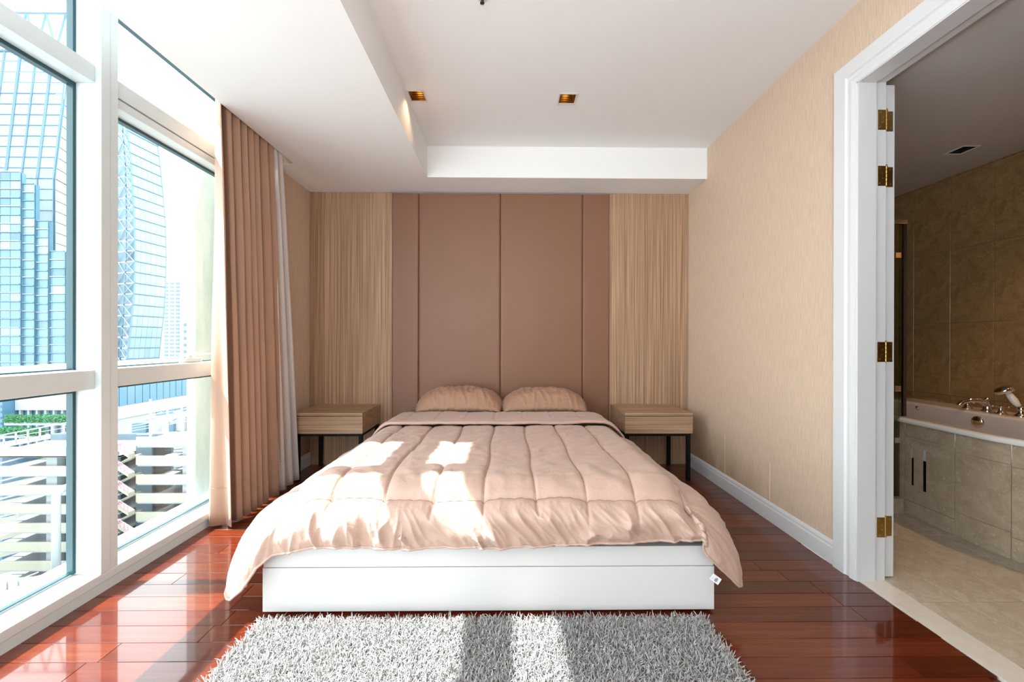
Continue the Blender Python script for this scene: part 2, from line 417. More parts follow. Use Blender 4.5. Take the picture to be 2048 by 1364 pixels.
def hinge(z):
    H = MB(); y = -1.8875
    H.box(1.855, 1.896, y+.0035, y+.0065, z-.05, z+.05)
    o = obj('hinge', H, M_brass, D2)
    H2 = MB().box(1.904, 1.944, -1.8695, -1.8665, z-.05, z+.05)
    obj('leaf_plate', H2, M_brass, o)
    K = MB()
    for k in range(5): K.lathe([(.0062, 0), (.0072, .002), (.0072, .018), (.0062, .0195)], (1.8995, -1.879, z-.05+k*.0202), 10)
    K.lathe([(.004, 0), (.006, .004), (.003, .008)], (1.8995, -1.879, z+.051), 10)
    obj('knuckle', K, M_brass, o, smooth=False)
    S = MB()
    for dz in (-.036, -.012, .012, .036):
        for (x, yy) in ((1.866 if abs(dz) > .02 else 1.880, -1.8845), (1.934 if abs(dz) > .02 else 1.918, -1.8700)):
            S.lathe([(.0045, 0), (.0045, .0005), (.003, .0022)], (x, yy-.0018, z+dz), 8, 'Y')
    obj('screw', S, M_steel, o)
for z in (2.310, 2.029, 1.146, .266): hinge(z)

# ------------------------------------------------------------------ bathroom
XF, BZ = 3.6, 2.54
fb = box('floor_bathroom', (1.895, -4.2, -.05), (3.7, .02, -.004), M_grout, bev=0, **ST)
tile_cache = {}
def tile(name, lo, hi, m, parent, bev=.001):
    d = tuple(round(hi[i]-lo[i], 4) for i in range(3)); key = (name, d, m.name)
    c = [(lo[i]+hi[i])/2 for i in range(3)]
    if key not in tile_cache:
        o = obj(name, MB().box(-d[0]/2, d[0]/2, -d[1]/2, d[1]/2, -d[2]/2, d[2]/2), m, None, bev=bev, seg=1); tile_cache[key] = o.data
    else: o = bpy.data.objects.new(name, tile_cache[key]); COL.objects.link(o)
    o.location = [c[i]-wloc(parent)[i] for i in range(3)]; o.parent = parent
g = .0019
for xi in range(7):
    x0 = max(1.893, 1.812 + .288*xi); x1 = 1.812 + .288*(xi+1)
    for yk in range(7):
        y1 = -.16 - .63*yk; tile('floor_tile', (x0+g, y1-.63+g, -.02), (min(x1, 3.6)-g, y1-g, 0), M_tile_floor, fb)
wb = box('wall_bathroom', (XF+.008, -4.2, 0), (3.75, .02, BZ+.2), M_grout, bev=0, **ST)
for k in range(13):
    y1 = .02 if k == 0 else -.082 - .2915*(k-1); y0 = -.082 - .2915*k
    for r in range(5):
        z0 = .17 + .59*r; z1 = min(z0 + .59, BZ+.05)
        if z1 < .65: continue
        tile('wall_tile', (XF-.004, y0+g, z0+g), (XF+.01, y1-g, z1-g), M_tile_wall, wb)
box('wall_bathroom_far', (1.895, -.02, 0), (3.7, .02, BZ+.2), M_tile_wall, bev=0, **ST)
box('wall_bathroom_near', (1.895, -4.3, 0), (3.75, -4.2, BZ+.2), M_tile_wall, bev=0, **ST)
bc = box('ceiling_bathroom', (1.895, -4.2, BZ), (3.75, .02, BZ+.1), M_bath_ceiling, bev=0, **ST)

# bathtub in its tiled surround
tub = empty('bathtub', (3.1, -1.9, 0), 'built in bathtub with curved marble tiled front beyond the doorway', 'bathtub')
def xa(y):
    t = max(0, -1.55 - y); return 2.742 + .012*math.cos((y+1.1)*3) + t*t*1.1 if t < .6 else 2.742 + .4 + (t-.6)*1.0
ys = [-1.085 - i*.03 for i in range(41)]
def strip(y0, y1, z0, z1, inset=0, thick=.02, n=8):
    P = []; yy = [y0 + (y1-y0)*k/n for k in range(n+1)]
    V = [(xa(y)+inset, y, z) for z in (z0, z1) for y in yy] + [(xa(y)+inset+thick, y, z) for z in (z0, z1) for y in yy]
    m = n+1; F = []
    for k in range(n):
        F += [(k, k+1, m+k+1, m+k), (2*m+k, 3*m+k, 3*m+k+1, 2*m+k+1), (m+k, m+k+1, 3*m+k+1, 3*m+k), (k, 2*m+k, 2*m+k+1, k+1)]
    F += [(0, m, 3*m, 2*m), (n, 2*m+n, 3*m+n, m+n)]
    return V, F
def strip_obj(name, y0, y1, z0, z1, m, inset=0, thick=.02, bev=.0012, parent=tub):
    b = MB(); b.add(*strip(y0, y1, z0, z1, inset, thick)); return obj(name, b, m, parent, bev=bev, seg=1)
strip_obj('grout_bed', -1.399, -2.3, .001, .635, M_grout, inset=.003, thick=.02, bev=0)
strip_obj('apron_return', -.3, -1.084, .001, .635, M_tile_tub, bev=0)
yj = [-1.085, -1.40, -1.67, -1.95, -2.25]
for a, b in zip(yj[:-1], yj[1:]):
    rows_ = [(.001, .122), (.124, .51), (.512, .636)]
    if a == -1.085: rows_ = [(.001, .10), (.544, .636)]
    if a == -1.40: rows_ = [(.001, .15), (.152, .52), (.522, .636)]
    for z0, z1 in rows_: strip_obj('apron_tile', a-g, b+g, z0, z1, M_tile_tub)
# removable access panel with two slots
pz0, pz1 = .102, .542
for a, b, z0, z1 in [(-1.087, -1.128, pz0, pz1), (-1.146, -1.204, pz0, pz1), (-1.228, -1.398, pz0, pz1), (-1.128, -1.146, pz0, .215), (-1.128, -1.146, .478, pz1), (-1.204, -1.228, pz0, .20), (-1.204, -1.228, .478, pz1)]:
    strip_obj('access_panel', a, b, z0, z1, M_tile_tub, thick=.006, bev=0)
strip_obj('slot_recess', -1.086, -1.40, .05, .6, M_gap, inset=.014, thick=.003, bev=0)
# rim: rounded lip following the front
lip = [(-.022, .636), (-.028, .644), (-.026, .656), (-.016, .664), (.0, .667), (.05, .665), (.085, .655), (.1, .62), (.1, .3), (.02, .3), (.0, .636)]
P = [[(xa(y)+dx, y, z) for dx, z in lip] for y in [-.3, -.6, -.9] + [-1.085 - .03*i for i in range(40)]]
obj('rim', MB().grid(P), M_tublip, tub, smooth=True)
bk = [(3.578, .70), (3.33, .70), (3.312, .696), (3.305, .685), (3.295, .55), (3.26, .35), (3.15, .28), (2.8, .28)]
obj('basin_back', MB().grid([[(x, y, z) for x, z in bk] for y in (-.35, -1.4, -2.9)]), M_enamel, tub, smooth=False)
obj('basin_end', MB().box(2.742, 3.33, -.30, -.26, .2, .70), M_enamel, tub, bev=.004)
obj('upstand', MB().box(XF-.045, XF-.021, -2.9, -.3, .70, .722), M_tile_wall, tub)
rot = Matrix.Rotation(-.12, 3, 'Y')
obj('overflow_cover', MB().lathe([(.040, 0), (.040, .006), (.03, .014), (.012, .018), (.001, .019)], (3.288, -1.070, .635), 24, 'X', tilt=Matrix.Rotation(PI, 3, 'Z')), M_chrome, tub, smooth=True)
obj('jet_nozzle', MB().lathe([(.015, 0), (.015, .005), (.008, .009), (.001, .009)], (3.291, -.655, .662), 16, 'X', tilt=Matrix.Rotation(PI, 3, 'Z')), M_chrome, tub, smooth=True)
# shower curb and glass at the end of the tub
curb = box('shower_curb', (1.97, -1.10, 0), (2.735, -.98, .11), M_tile_tub, bev=.003, label='low tiled shower curb at the far end of the bathtub', category='curb')
SG = empty('shower_screen', (2.4, -1.06, .11), 'frameless glass shower screen with chrome clips beside the bathtub', 'shower screen')
obj('glass_panel', MB().box(1.99, 2.712, -1.074, -1.064, .115, 2.02).box(2.712, 2.735, -1.074, -1.064, .675, 2.02), M_showerglass, SG)
obj('edge_strip', MB().box(2.735, 2.755, -1.078, -1.060, .675, 2.02), M_darkmetal, SG)
obj('top_bracket', MB().box(2.66, 2.760, -1.082, -1.055, 2.02, 2.05), M_chrome, SG, bev=.003)
for z in (.51, .87, 1.80):
    obj('clip', MB().box(2.665, 2.71, -1.086, -1.052, z-.02, z+.02), M_chrome, SG, bev=.004)

# deck mounted taps
def bell(c, s=1): return MB().lathe([(.030*s, 0), (.031*s, .004), (.024*s, .010), (.015*s, .020), (.011*s, .030), (.012*s, .038), (.008*s, .046)], c, 18)
DK = .70
sp = empty('bath_spout', (3.43, -1.02, DK), 'chrome arched bath spout with diverter knob on the tub deck', 'tap')
c = Vector((3.43, -1.02, DK))
obj('spout_base', MB().lathe([(.034, 0), (.035, .004), (.026, .012), (.022, .03), (.022, .05)], c, 18), M_chrome, sp, smooth=True)
arc = [c + Vector((-.0, 0, .045)), c + Vector((-.015, .004, .065)), c + Vector((-.045, .02, .077)), c + Vector((-.085, .035, .074)), c + Vector((-.115, .05, .060)), c + Vector((-.135, .058, .040)), c + Vector((-.138, .060, .028))]
obj('spout_arm', MB().tube(arc, [.024, .023, .019, .016, .015, .015, .016], 14), M_chrome, sp, smooth=True)
obj('diverter_knob', MB().lathe([(.005, 0), (.005, .02), (.012, .024), (.013, .032), (.007, .040)], c + Vector((0, 0, .06)), 14), M_chrome, sp, smooth=True)
def cross_tap(y, label, rotz):
    t = empty('cross_tap', (3.42, y, DK), label, 'tap', 'cross handled taps on the tub deck')
    cc = Vector((3.42, y, DK)); obj('escutcheon', bell(cc), M_chrome, t, smooth=True)
    K = MB()
    for a in (0, PI/2):
        d = Vector((math.cos(a+rotz), math.sin(a+rotz), 0)); p = cc + Vector((0, 0, .05))
        K.tube([p - d*.040, p - d*.032, p - d*.03, p + d*.03, p + d*.032, p + d*.040], [.007, .008, .0045, .0045, .008, .007], 8)
    K.lathe([(.010, -.008), (.011, .004), (.004, .010)], cc + Vector((0, 0, .05)), 12)
    obj('cross_handle', K, M_chrome, t, smooth=True)
cross_tap(-.905, 'chrome cross handled tap left of the arched spout, farthest from the doorway', .3)
cross_tap(-1.105, 'chrome cross handled tap between the arched spout and the hand shower', .7)
hs = empty('hand_shower', (3.42, -1.205, DK), 'hand shower with white porcelain grip resting in its chrome deck holder', 'hand shower')
cc = Vector((3.42, -1.215, DK))
obj('holder', MB().lathe([(.034, 0), (.035, .004), (.026, .012), (.018, .022), (.016, .04), (.02, .055), (.012, .07)], cc, 18), M_chrome, hs, smooth=True)
hp = [cc + Vector((0, .01, .065)), cc + Vector((-.004, .02, .08)), cc + Vector((-.010, .032, .105)), cc + Vector((-.018, .046, .135)), cc + Vector((-.024, .054, .155))]
obj('grip', MB().tube(hp, [.011, .017, .021, .018, .013], 14), M_porcelain, hs, smooth=True)
tl = Matrix.Rotation(-.35, 3, 'Y') @ Matrix.Rotation(-.28, 3, 'X')
obj('shower_head', MB().lathe([(.040, -.010), (.050, -.004), (.052, .004), (.045, .016), (.028, .026), (.010, .030), (.001, .031)], cc + Vector((-.03, .066, .165)), 24, 'Z', tl), M_chrome, hs, smooth=True)
obj('spray_face', MB().lathe([(.042, 0), (.043, .003), (.040, .004)], cc + Vector((-.03, .066, .165)) + tl @ Vector((0, 0, -.0135)), 24, 'Z', tl), M_porcelain, hs)
obj('spray_nozzles', MB().lathe([(.014, 0), (.014, .002)], cc + Vector((-.03, .066, .165)) + tl @ Vector((0, 0, -.0150)), 12, 'Z', tl), M_gap, hs)

tub.location += Vector((.015, -.032, 0))
for o_ in COL.objects:
    if o_.parent is None and o_.name.split('.')[0] in ('bath_spout', 'cross_tap', 'hand_shower'): o_.location += Vector((0, -.033, 0))
SG.location += Vector((.034, -.03, 0)); curb.location += Vector((.015, -.032, 0))
# ------------------------------------------------------------------ recessed ceiling lights
def downlight(x0, x1, y0, y1, z, label, on, group):
    t = empty('downlight', ((x0+x1)/2, (y0+y1)/2, z), label, 'ceiling light', group)
    f = .011; F = MB(); zz = z
    F.box(x0, x1, y0, y0+f, zz-.004, zz); F.box(x0, x1, y1-f, y1, zz-.004, zz); F.box(x0, x0+f, y0+f, y1-f, zz-.004, zz); F.box(x1-f, x1, y0+f, y1-f, zz-.004, zz)
    obj('frame', F, M_trim, t, bev=.001)
    a0, a1, b0, b1 = x0+f, x1-f, y0+f, y1-f; H = .090
    R = MB()
    for k in range(6):   # stepped reflector, narrowing upwards
        s0 = .004*k; z0 = zz + k*.0125; z1 = z0 + .0125
        for (lx, hx, ly, hy) in [(a0+s0, a1-s0, b0+s0, b0+s0+.003), (a0+s0, a1-s0, b1-s0-.003, b1-s0), (a0+s0, a0+s0+.003, b0+s0, b1-s0), (a1-s0-.003, a1-s0, b0+s0, b1-s0)]:
            R.box(lx, hx, ly, hy, z0, z1+.001)
    obj('reflector', R, M_gold if on else M_darkmetal, t)
    obj('lamp_holder', MB().box(a0, a1, b0, b1, zz+H, zz+H+.01), M_darkmetal, t)
    cx_, cy_ = (x0+x1)/2, (y0+y1)/2
    obj('bulb', MB().lathe([(.012, 0), (.016, .006), (.016, .018)], (cx_, cy_-.012, zz+.070), 16), M_lamp if on else M_darkmetal, t, smooth=True)
    if on:
        ld = bpy.data.lights.new('downlight_beam', 'SPOT'); ld.energy = on; ld.color = (1, .62, .30); ld.spot_size = 1.9; ld.spot_blend = .8; ld.shadow_soft_size = .02
        lo = bpy.data.objects.new('downlight_beam', ld); COL.objects.link(lo); lo.parent = t; lo.location = (0, 0, .010)
    return t
def plate_with_holes(name, x0, x1, y0, y1, z0, z1, holes, m, parent=None, **p):
    xs = sorted({x0, x1, *[h[0] for h in holes], *[h[1] for h in holes]}); ysx = sorted({y0, y1, *[h[2] for h in holes], *[h[3] for h in holes]})
    b = MB()
    for i in range(len(xs)-1):
        for j in range(len(ysx)-1):
            cx_, cy_ = (xs[i]+xs[i+1])/2, (ysx[j]+ysx[j+1])/2
            if any(h[0] < cx_ < h[1] and h[2] < cy_ < h[3] for h in holes): continue
            b.box(xs[i], xs[i+1], ysx[j], ysx[j+1], z0, z1)
    me = bpy.data.meshes.new(name); me.from_pydata(b.v, [], b.f)
    return me
hl = [(-.683, -.582, -1.130, -1.020), (.362, .472, -1.112, -1.004)]
ceiling.data = plate_with_holes('ceiling', -.706, XR, YB, -.36, ZC, ZC+.1, hl, M_paint); ceiling.data.materials.append(M_paint)
downlight(-.694, -.571, -1.141, -1.009, ZC, 'square recessed ceiling light tight against the soffit step on the left', 3.5, 'recessed bedroom lights')
downlight(.351, .483, -1.123, -.993, ZC, 'square recessed ceiling light in the middle of the raised ceiling', 3.5, 'recessed bedroom lights')
hb = [(3.13, 3.23, -1.16, -1.05), (3.191, 3.289, -1.989, -1.881)]
bc.data = plate_with_holes('ceiling_bathroom', 1.895, 3.75, -4.2, .02, BZ, BZ+.1, hb, M_bath_ceiling); bc.data.materials.append(M_bath_ceiling)
downlight(3.12, 3.24, -1.17, -1.04, BZ, 'dark square recessed light in the bathroom ceiling', 0, None)
# a second bathroom lamp, above the tub beside the far wall
bl = downlight(3.18, 3.30, -2.0, -1.87, BZ-.001, 'square recessed bathroom light above the near end of the bathtub', 48, None)
sprk = empty('sprinkler_head', (-.128, -1.885, ZC), 'small dark sprinkler head hanging from the raised ceiling', 'sprinkler')
obj('escutcheon', MB().lathe([(.03, 0), (.028, -.006), (.012, -.008)], (-.128, -1.885, ZC), 18), M_trim, sprk)
K = MB().lathe([(.010, -.006), (.008, -.02), (.004, -.022), (.003, -.033)], (-.128, -1.885, ZC), 12)
for k in range(9):
    a = 2*PI*k/9; K.box(-.128+math.cos(a)*.009-.0018, -.128+math.cos(a)*.009+.0018, -1.885+math.sin(a)*.009-.0018, -1.885+math.sin(a)*.009+.0018, ZC-.036, ZC-.031)
K.lathe([(.008, -.034), (.008, -.031)], (-.128, -1.885, ZC), 12)
obj('deflector', K, M_darkmetal, sprk)

# ------------------------------------------------------------------ upholstered wall panel behind the bed
hb_ = empty('upholstered_wall_panel', (-.06, -.02, 0), 'tall brown satin upholstered panel of four sections behind the bed', 'headboard')
obj('backing_board', MB().box(-1.114, .985, .002, .024, 0, 2.622), M_gap, hb_)
def padded(x0, x1, z0, z1, y0=.002, puff=.020, e=.011):
    nx, nz = 26, 60; P = []
    def prof(d): return 1 - (1 - min(d/e, 1))**2.6
    for i in range(nx+1):
        t = i/nx; x = x0 + (x1-x0)*(.5 - .5*math.cos(PI*t)); row = []
        for j in range(nz+1):
            s = j/nz; z = z0 + (z1-z0)*(.5 - .5*math.cos(PI*s))
            dx = min(x-x0, x1-x); dz = min(z-z0, z1-z)
            h_ = puff*math.sqrt(max(prof(dx)*prof(dz), 0)) + .0035*noise.noise((x*5, z*2.2, 3))*min(1, dx/.05)*min(1, dz/.05)
            row.append((x, y0 - h_, z))
        P.append(row)
    return MB().grid(P)
for a, b in [(-1.113, -.8575), (-.8565, -.0705), (-.0695, .7255), (.7265, .985)]:
    obj('padded_section', padded(a, b, .25, 2.620), M_uph, hb_, smooth=True)

# ------------------------------------------------------------------ bed
bed = empty('bed', (-.075, -1.05, 0), 'white storage bed platform with a deep drawer front', 'bed')
bx0, bx1, bf = -1.068, .917, -2.108
obj('drawer_front', MB().box(bx0, bx1, bf, bf+.018, .012, .203), M_bed, bed, bev=.0012)
obj('top_rail', MB().box(bx0+.004, bx1-.004, bf, bf+.018, .2065, .293), M_bed, bed, bev=.0012)
obj('side_board', MB().box(bx0+.002, bx0+.02, bf+.018, -.03, .012, .293), M_bed, bed, bev=.001)
obj('side_board', MB().box(bx1-.02, bx1-.002, bf+.018, -.03, .012, .293), M_bed, bed, bev=.001)
obj('platform', MB().box(bx0+.02, bx1-.02, bf+.018, -.03, .27, .291), M_bed, bed, bev=.001)
obj('plinth', MB().box(bx0+.04, bx1-.04, bf+.035, -.05, .0, .27), M_gap, bed)
mt = MB().box(-.97, .815, -2.02, -.035, .292, .525)
obj('mattress', mt, M_sheet, None, bev=.04, seg=4, smooth=True, label='mattress under tan sheet, seen only beside the pillows', category='mattress')

# ------------------------------------------------------------------ duvet
SEAM_X = [-.10 + .2265*k for k in range(-4, 5)]
SEAM_Y = [-.62, -1.07, -1.52, -1.95]
FX0, FX1, FY = -.985, .835, -2.085
def seamdist(x, y):
    dx = min(abs(x - s - .006*math.sin(y*9+s*20)) for s in SEAM_X); return dx
def ftop(x, y):
    z = .555
    dx = seamdist(x, y); dyf = abs(y + 2.075 - .006*math.sin(x*7))
    z += .009*(1 - math.exp(-(dx/.016)**1.1)) - .006*math.exp(-(dx/.006)**2)
    dy = min(abs(y-s) for s in SEAM_Y[1:])
    z -= .004*math.exp(-(dy/.02)**2)
    # puckers along the cross seams and small wrinkles between
    z += .007*noise.noise((x*16, y*11, 2))*math.exp(-(dy/.10)**2)
    wv = noise.noise((x*4.5 + y*1.5, y*13 - x*2.5, 5.3))
    z += .0085*abs(wv)**.8*min(1, dx/.05)
    z += .006*noise.noise((x*11+2*noise.noise((x*3, y*3, 1)), y*17, 9.1))*min(1, dx/.04)
    z += .012*noise.noise((x*2.1, y*2.1, 7.7))
    # diagonal creases right of the middle
    d = (x + .25) * .6 + (y + 1.55); z += .008*math.exp(-((d)/.22)**2)*noise.noise((x*9 + y*9, (x-y)*3, 4))
    # fall at the front and at the sides
    f = max(0, (-1.93 - y)/.155); z -= .075*f**2.0
    z -= .018*math.exp(-(dyf/.012)**2)
    sL = max(0, (-.84 - x)/.145); z -= .085*sL**2
    sR = max(0, (x - .70)/.135); z -= .085*sR**2
    return z
def ridged(u, wv, seed):
    n = noise.noise((u + .25*noise.noise((u*.7, wv*1.7, seed+3)), wv*.9, seed)); return (1 - min(1, abs(n)*2.6))**1.6
def make_duvet():
    NI, NJ = 400, 250; Y0 = -.88
    Xs = [FX0 + (FX1-FX0)*i/NI for i in range(NI+1)]; Ys = [Y0 + (FY-Y0)*j/NJ for j in range(NJ+1)]
    V = []; F = []; idx = {}
    rc = .07
    for j, y in enumerate(Ys):
        for i, x in enumerate(Xs):
            xx, yy = x, y
            # round the two foot corners
            for (cxn, sg) in ((FX0, 1), (FX1, -1)):
                ax = (x - cxn)*sg; ay = y - FY
                if ax < rc and ay < rc:
                    a, b = (rc-ax)/rc, (rc-ay)/rc; m = max(a, b)
                    if m > 0:
                        l = math.hypot(a, b); k = m/l
                        xx = cxn + sg*(rc - a*k*rc); yy = FY + rc - b*k*rc
            idx[i, j] = len(V); V.append((xx, yy, ftop(xx, yy)))
    for j in range(NJ):
        for i in range(NI): F.append((idx[i, j], idx[i, j+1], idx[i+1, j+1], idx[i+1, j]))
    # boundary walk: left side head->foot, front left->right, right side foot->head
    walk = [idx[0, j] for j in range(NJ+1)] + [idx[i, NJ] for i in range(1, NI+1)] + [idx[NI, j] for j in range(NJ-1, -1, -1)]
    # insert extra samples at both corners
    NC = 46; seqn = []
    for k, vi in enumerate(walk):
        seqn.append((vi, None))
        if vi == idx[0, NJ]: seqn += [(vi, ('L', (q+1)/(NC+1))) for q in range(NC)]
        if vi == idx[NI, NJ]: seqn += [(vi, ('R', (q+1)/(NC+1))) for q in range(NC)]
    # hem stations keyed by arc parameter
    tipL, tipR = Vector((-1.205, -2.15, .098)), Vector((1.020, -2.135, .130))
    def lerp(tab, t):
        if t <= tab[0][0]: return Vector(tab[0][1])
        for (a, p), (b, q) in zip(tab, tab[1:]):
            if t <= b:
                s = (t-a)/(b-a); s = s*s*(3-2*s)*.5 + s*.5; return Vector(p)*(1-s) + Vector(q)*s
        return Vector(tab[-1][1])
    hemL = [(-2.085, (-1.222, -2.08, .15)), (-1.9, (-1.215, -1.9, .20)), (-1.5, (-1.17, -1.5, .22)), (-1.1, (-1.13, -1.1, .28)), (-.88, (-1.09, -.88, .33))]
    hemR = [(-2.085, (1.035, -2.085, .19)), (-1.9, (1.03, -1.9, .24)), (-1.5, (.99, -1.5, .26)), (-1.1, (.975, -1.1, .30)), (-.88, (.96, -.88, .34))]
    cornL = [(0, (-1.222, -2.09, .14)), (.12, (-1.215, -2.12, .108)), (.20, (-1.200, -2.14, .094)), (.30, (-1.178, -2.15, .096)), (.48, (-1.12, -2.165, .148)), (.70, (-1.054, -2.165, .244)), (1, (-1.00, -2.16, .288))]
    cornR = [(0, (.85, -2.145, .345)), (.10, (.845, -2.15, .305)), (.25, (.865, -2.155, .272)), (.45, (.925, -2.155, .216)), (.68, (.975, -2.15, .172)), (.80, (1.002, -2.145, .140)), (.89, (1.022, -2.135, .134)), (1, (1.035, -2.10, .175))]
    hemF = [(-.985, (-1.00, -2.16, .288)), (-.90, (-.93, -2.155, .297)), (-.80, (-.81, -2.155, .326)), (-.62, (-.625, -2.15, .318)), (-.45, (-.45, -2.15, .309)), (-.1, (-.1, -2.152, .318)), (.25, (.25, -2.152, .325)), (.55, (.55, -2.15, .335)), (.75, (.76, -2.148, .342)), (.835, (.85, -2.145, .345))]
    NW = 46; first = [v for v, c in seqn]; M = len(seqn); rings = [first]; hem = []
    arc = 0; prev = None; outs = []
    for k, (vi, cinfo) in enumerate(seqn):
        p = Vector(V[vi]); i_side = None
        if cinfo is None:
            if k <= NJ: Hm = lerp([(t, q) for t, q in hemL], walkY(p.y)); nrm = Vector((-1, 0, 0)); side = 'L'
            elif seqn_side(k, NJ, NC, NI) == 'F': Hm = lerp(hemF, walkX_of(k - NJ - NC, NI)); nrm = Vector((0, -1, 0)); side = 'F'
            else: Hm = lerp([(t, q) for t, q in hemR], p.y); nrm = Vector((1, 0, 0)); side = 'R'
        else:
            s = cinfo[1]
            if cinfo[0] == 'L': Hm = lerp(cornL, s); a = s*PI/2; nrm = Vector((-math.cos(a), -math.sin(a), 0)); side = 'CL'
            else: Hm = lerp(cornR, s); a = s*PI/2; nrm = Vector((math.sin(a), -math.cos(a), 0)); side = 'CR'
        outs.append((p, Hm, nrm, side)); hem.append(Hm)
    u = 0
    us = [0]
    for k in range(1, M):
        us.append(us[-1] + (hem[k]-hem[k-1]).length*.7 + (outs[k][0]-outs[k-1][0]).length*.3)
    for wI in range(1, NW+1):
        t = wI/NW; ring = []
        for k, (p, Hm, nrm, side) in enumerate(outs):
            fx = math.sin(t*PI/2)**.75 if side != 'F' else math.sin(t*PI/2)**.7
            fz = t**1.18 if side == 'F' else t**1.22
            q = Vector((p.x + (Hm.x-p.x)*fx, p.y + (Hm.y-p.y)*fx, p.z + (Hm.z-p.z)*fz))
            kb = 0
            if side in ('CL', 'CR'):  # corner cone: straighter
                sc_ = seqn[k][1][1]; kb = min(1, 3.0*min(sc_, 1-sc_)); kb = kb*kb*(3-2*kb)
                g_ = t**.90; q2 = Vector((p.x + (Hm.x-p.x)*g_, p.y + (Hm.y-p.y)*g_, p.z + (Hm.z-p.z)*t**1.15)) + nrm*.045*math.sin(PI*t)
                q = q.lerp(q2, kb)
            uu = us[k]
            env = math.sin(min(1, t*1.25)*PI/2)*(1 - .35*max(0, t-.8)/.2)
            slant = uu*9 - t*(1.3 if q.x > -.45 else .2)
            r = ridged(slant, t*.8, 2.0)*.026 + ridged(slant*2.3+5, t*1.3, 6.0)*.010 + .022*noise.noise((uu*5 - t*.6, t*1.5, 8.8))
            cl = 1 - .72*kb
            if side == 'F': cl *= min(1, .3 + (FX1 - p.x)/.12, .3 + (p.x - FX0)/.12)
            if side in 'LR': cl *= min(1, .3 + (p.y - FY)/.15)
            if side in ('CL', 'CR'): cl = min(cl, .3)
            q += nrm*.018*math.sin(PI*t**.8)*(cl if side not in ('CL', 'CR') else .3*min(1, t*2.5))
            if side in ('CL', 'CR'): env *= min(1, t*3)
            q += nrm*(r-.008)*env*cl
            # tight gathers right under the seam line
            q += nrm*.006*noise.noise((uu*70, t*6, 1.2))*math.exp(-(t/.16)**2)*(0 if side in ('CL', 'CR') else cl)
            # fine puckers at the hem stitching
            q += nrm*.004*noise.noise((uu*60, t*5, 4.2))*math.exp(-((1-t)/.10)**2)
            ring.append(len(V)); V.append(tuple(q))
        rings.append(ring)
    for a, b in zip(rings, rings[1:]):
        for k in range(M-1):
            qd = (a[k], b[k], b[k+1], a[k+1])
            if a[k] == a[k+1]: qd = (a[k], b[k], b[k+1])
            F.append(qd)
    me = bpy.data.meshes.new('duvet'); me.from_pydata(V, [], F); me.shade_smooth(); me.materials.append(M_duvet)
    o = bpy.data.objects.new('duvet', me); COL.objects.link(o)
    bm = bmesh.new(); bm.from_mesh(me); bmesh.ops.recalc_face_normals(bm, faces=bm.faces); bm.to_mesh(me); bm.free()
    s = o.modifiers.new('loft', 'SOLIDIFY'); s.thickness = .02; s.offset = -1; s.use_rim = True
    o['label'] = 'quilted tan satin duvet spread over the bed and hanging past its foot'; o['category'] = 'duvet'
    hp_ = [Vector(V[i]) for i in rings[-1]][::2]
    obj('piping', MB().tube([p + Vector((0, 0, -.003)) for p in hp_], .0055, 7), M_duvet, o, smooth=True)
    return o
def walkY(y): return y
def seqn_side(k, NJ, NC, NI): return 'F' if k <= NJ + NC + NI else 'R'
def walkX_of(i, NI): return FX0 + (FX1-FX0)*max(0, min(1, i/NI))
duvet = None
def _fix_tables():
    pass
# tables run from foot to head on the sides: sort ascending in y
duvet = make_duvet()
tagm = MB(); a, b, c_, d = Vector((.884, -2.166, .205)), Vector((.918, -2.168, .180)), Vector((.900, -2.172, .158)), Vector((.864, -2.170, .184))
n_ = Vector((0, .0015, 0)); tagm.add([a, b, c_, d, a+n_, b+n_, c_+n_, d+n_], [(0, 1, 2, 3), (7, 6, 5, 4), (0, 4, 5, 1), (1, 5, 6, 2), (2, 6, 7, 3), (3, 7, 4, 0)])
tg = obj('care_tag', tagm, M_label, duvet, bev=.0004, seg=1, label='white care tag')
def on_tag(u, v): p = a + (b-a)*u + (d-a)*v; return p + Vector((0, -.0006, 0))
I = MB()
for k, (u0, u1, v0, v1) in enumerate([(.42, .72, .35, .42), (.42, .72, .46, .53), (.42, .60, .57, .64), (.63, .72, .57, .64), (.42, .72, .68, .76), (.50, .66, .22, .30), (.15, .32, .62, .65)]):
    p = [on_tag(u0, v0), on_tag(u1, v0), on_tag(u1, v1), on_tag(u0, v1)]; q = [x + Vector((0, -.0003, 0)) for x in p]
    I.add(p+q, [(0, 1, 2, 3), (7, 6, 5, 4), (0, 4, 5, 1), (1, 5, 6, 2), (2, 6, 7, 3), (3, 7, 4, 0)])
obj('tag_print', I, M_ink, tg)

for s_ in SEAM_X:
    pts = []
    for k in range(120):
        y = -.89 + (-2.078+.89)*k/119; x = s_ + .006*math.sin(y*9+s_*20)
        if FX0 < x < FX1: pts.append((x, y, ftop(x, y) + .0012 + .0012*math.sin(k*2.4)))
    if len(pts) > 3: obj('seam', MB().tube(pts, .0017, 5), M_thread, duvet)
obj('seam', MB().tube([(x, -2.075 + .006*math.sin(x*7), ftop(x, -2.075 + .006*math.sin(x*7)) + .0015 + .0015*math.sin(x*140)) for x in [-.915 + 1.68*k/300 for k in range(301)]], .0020, 5), M_thread, duvet)

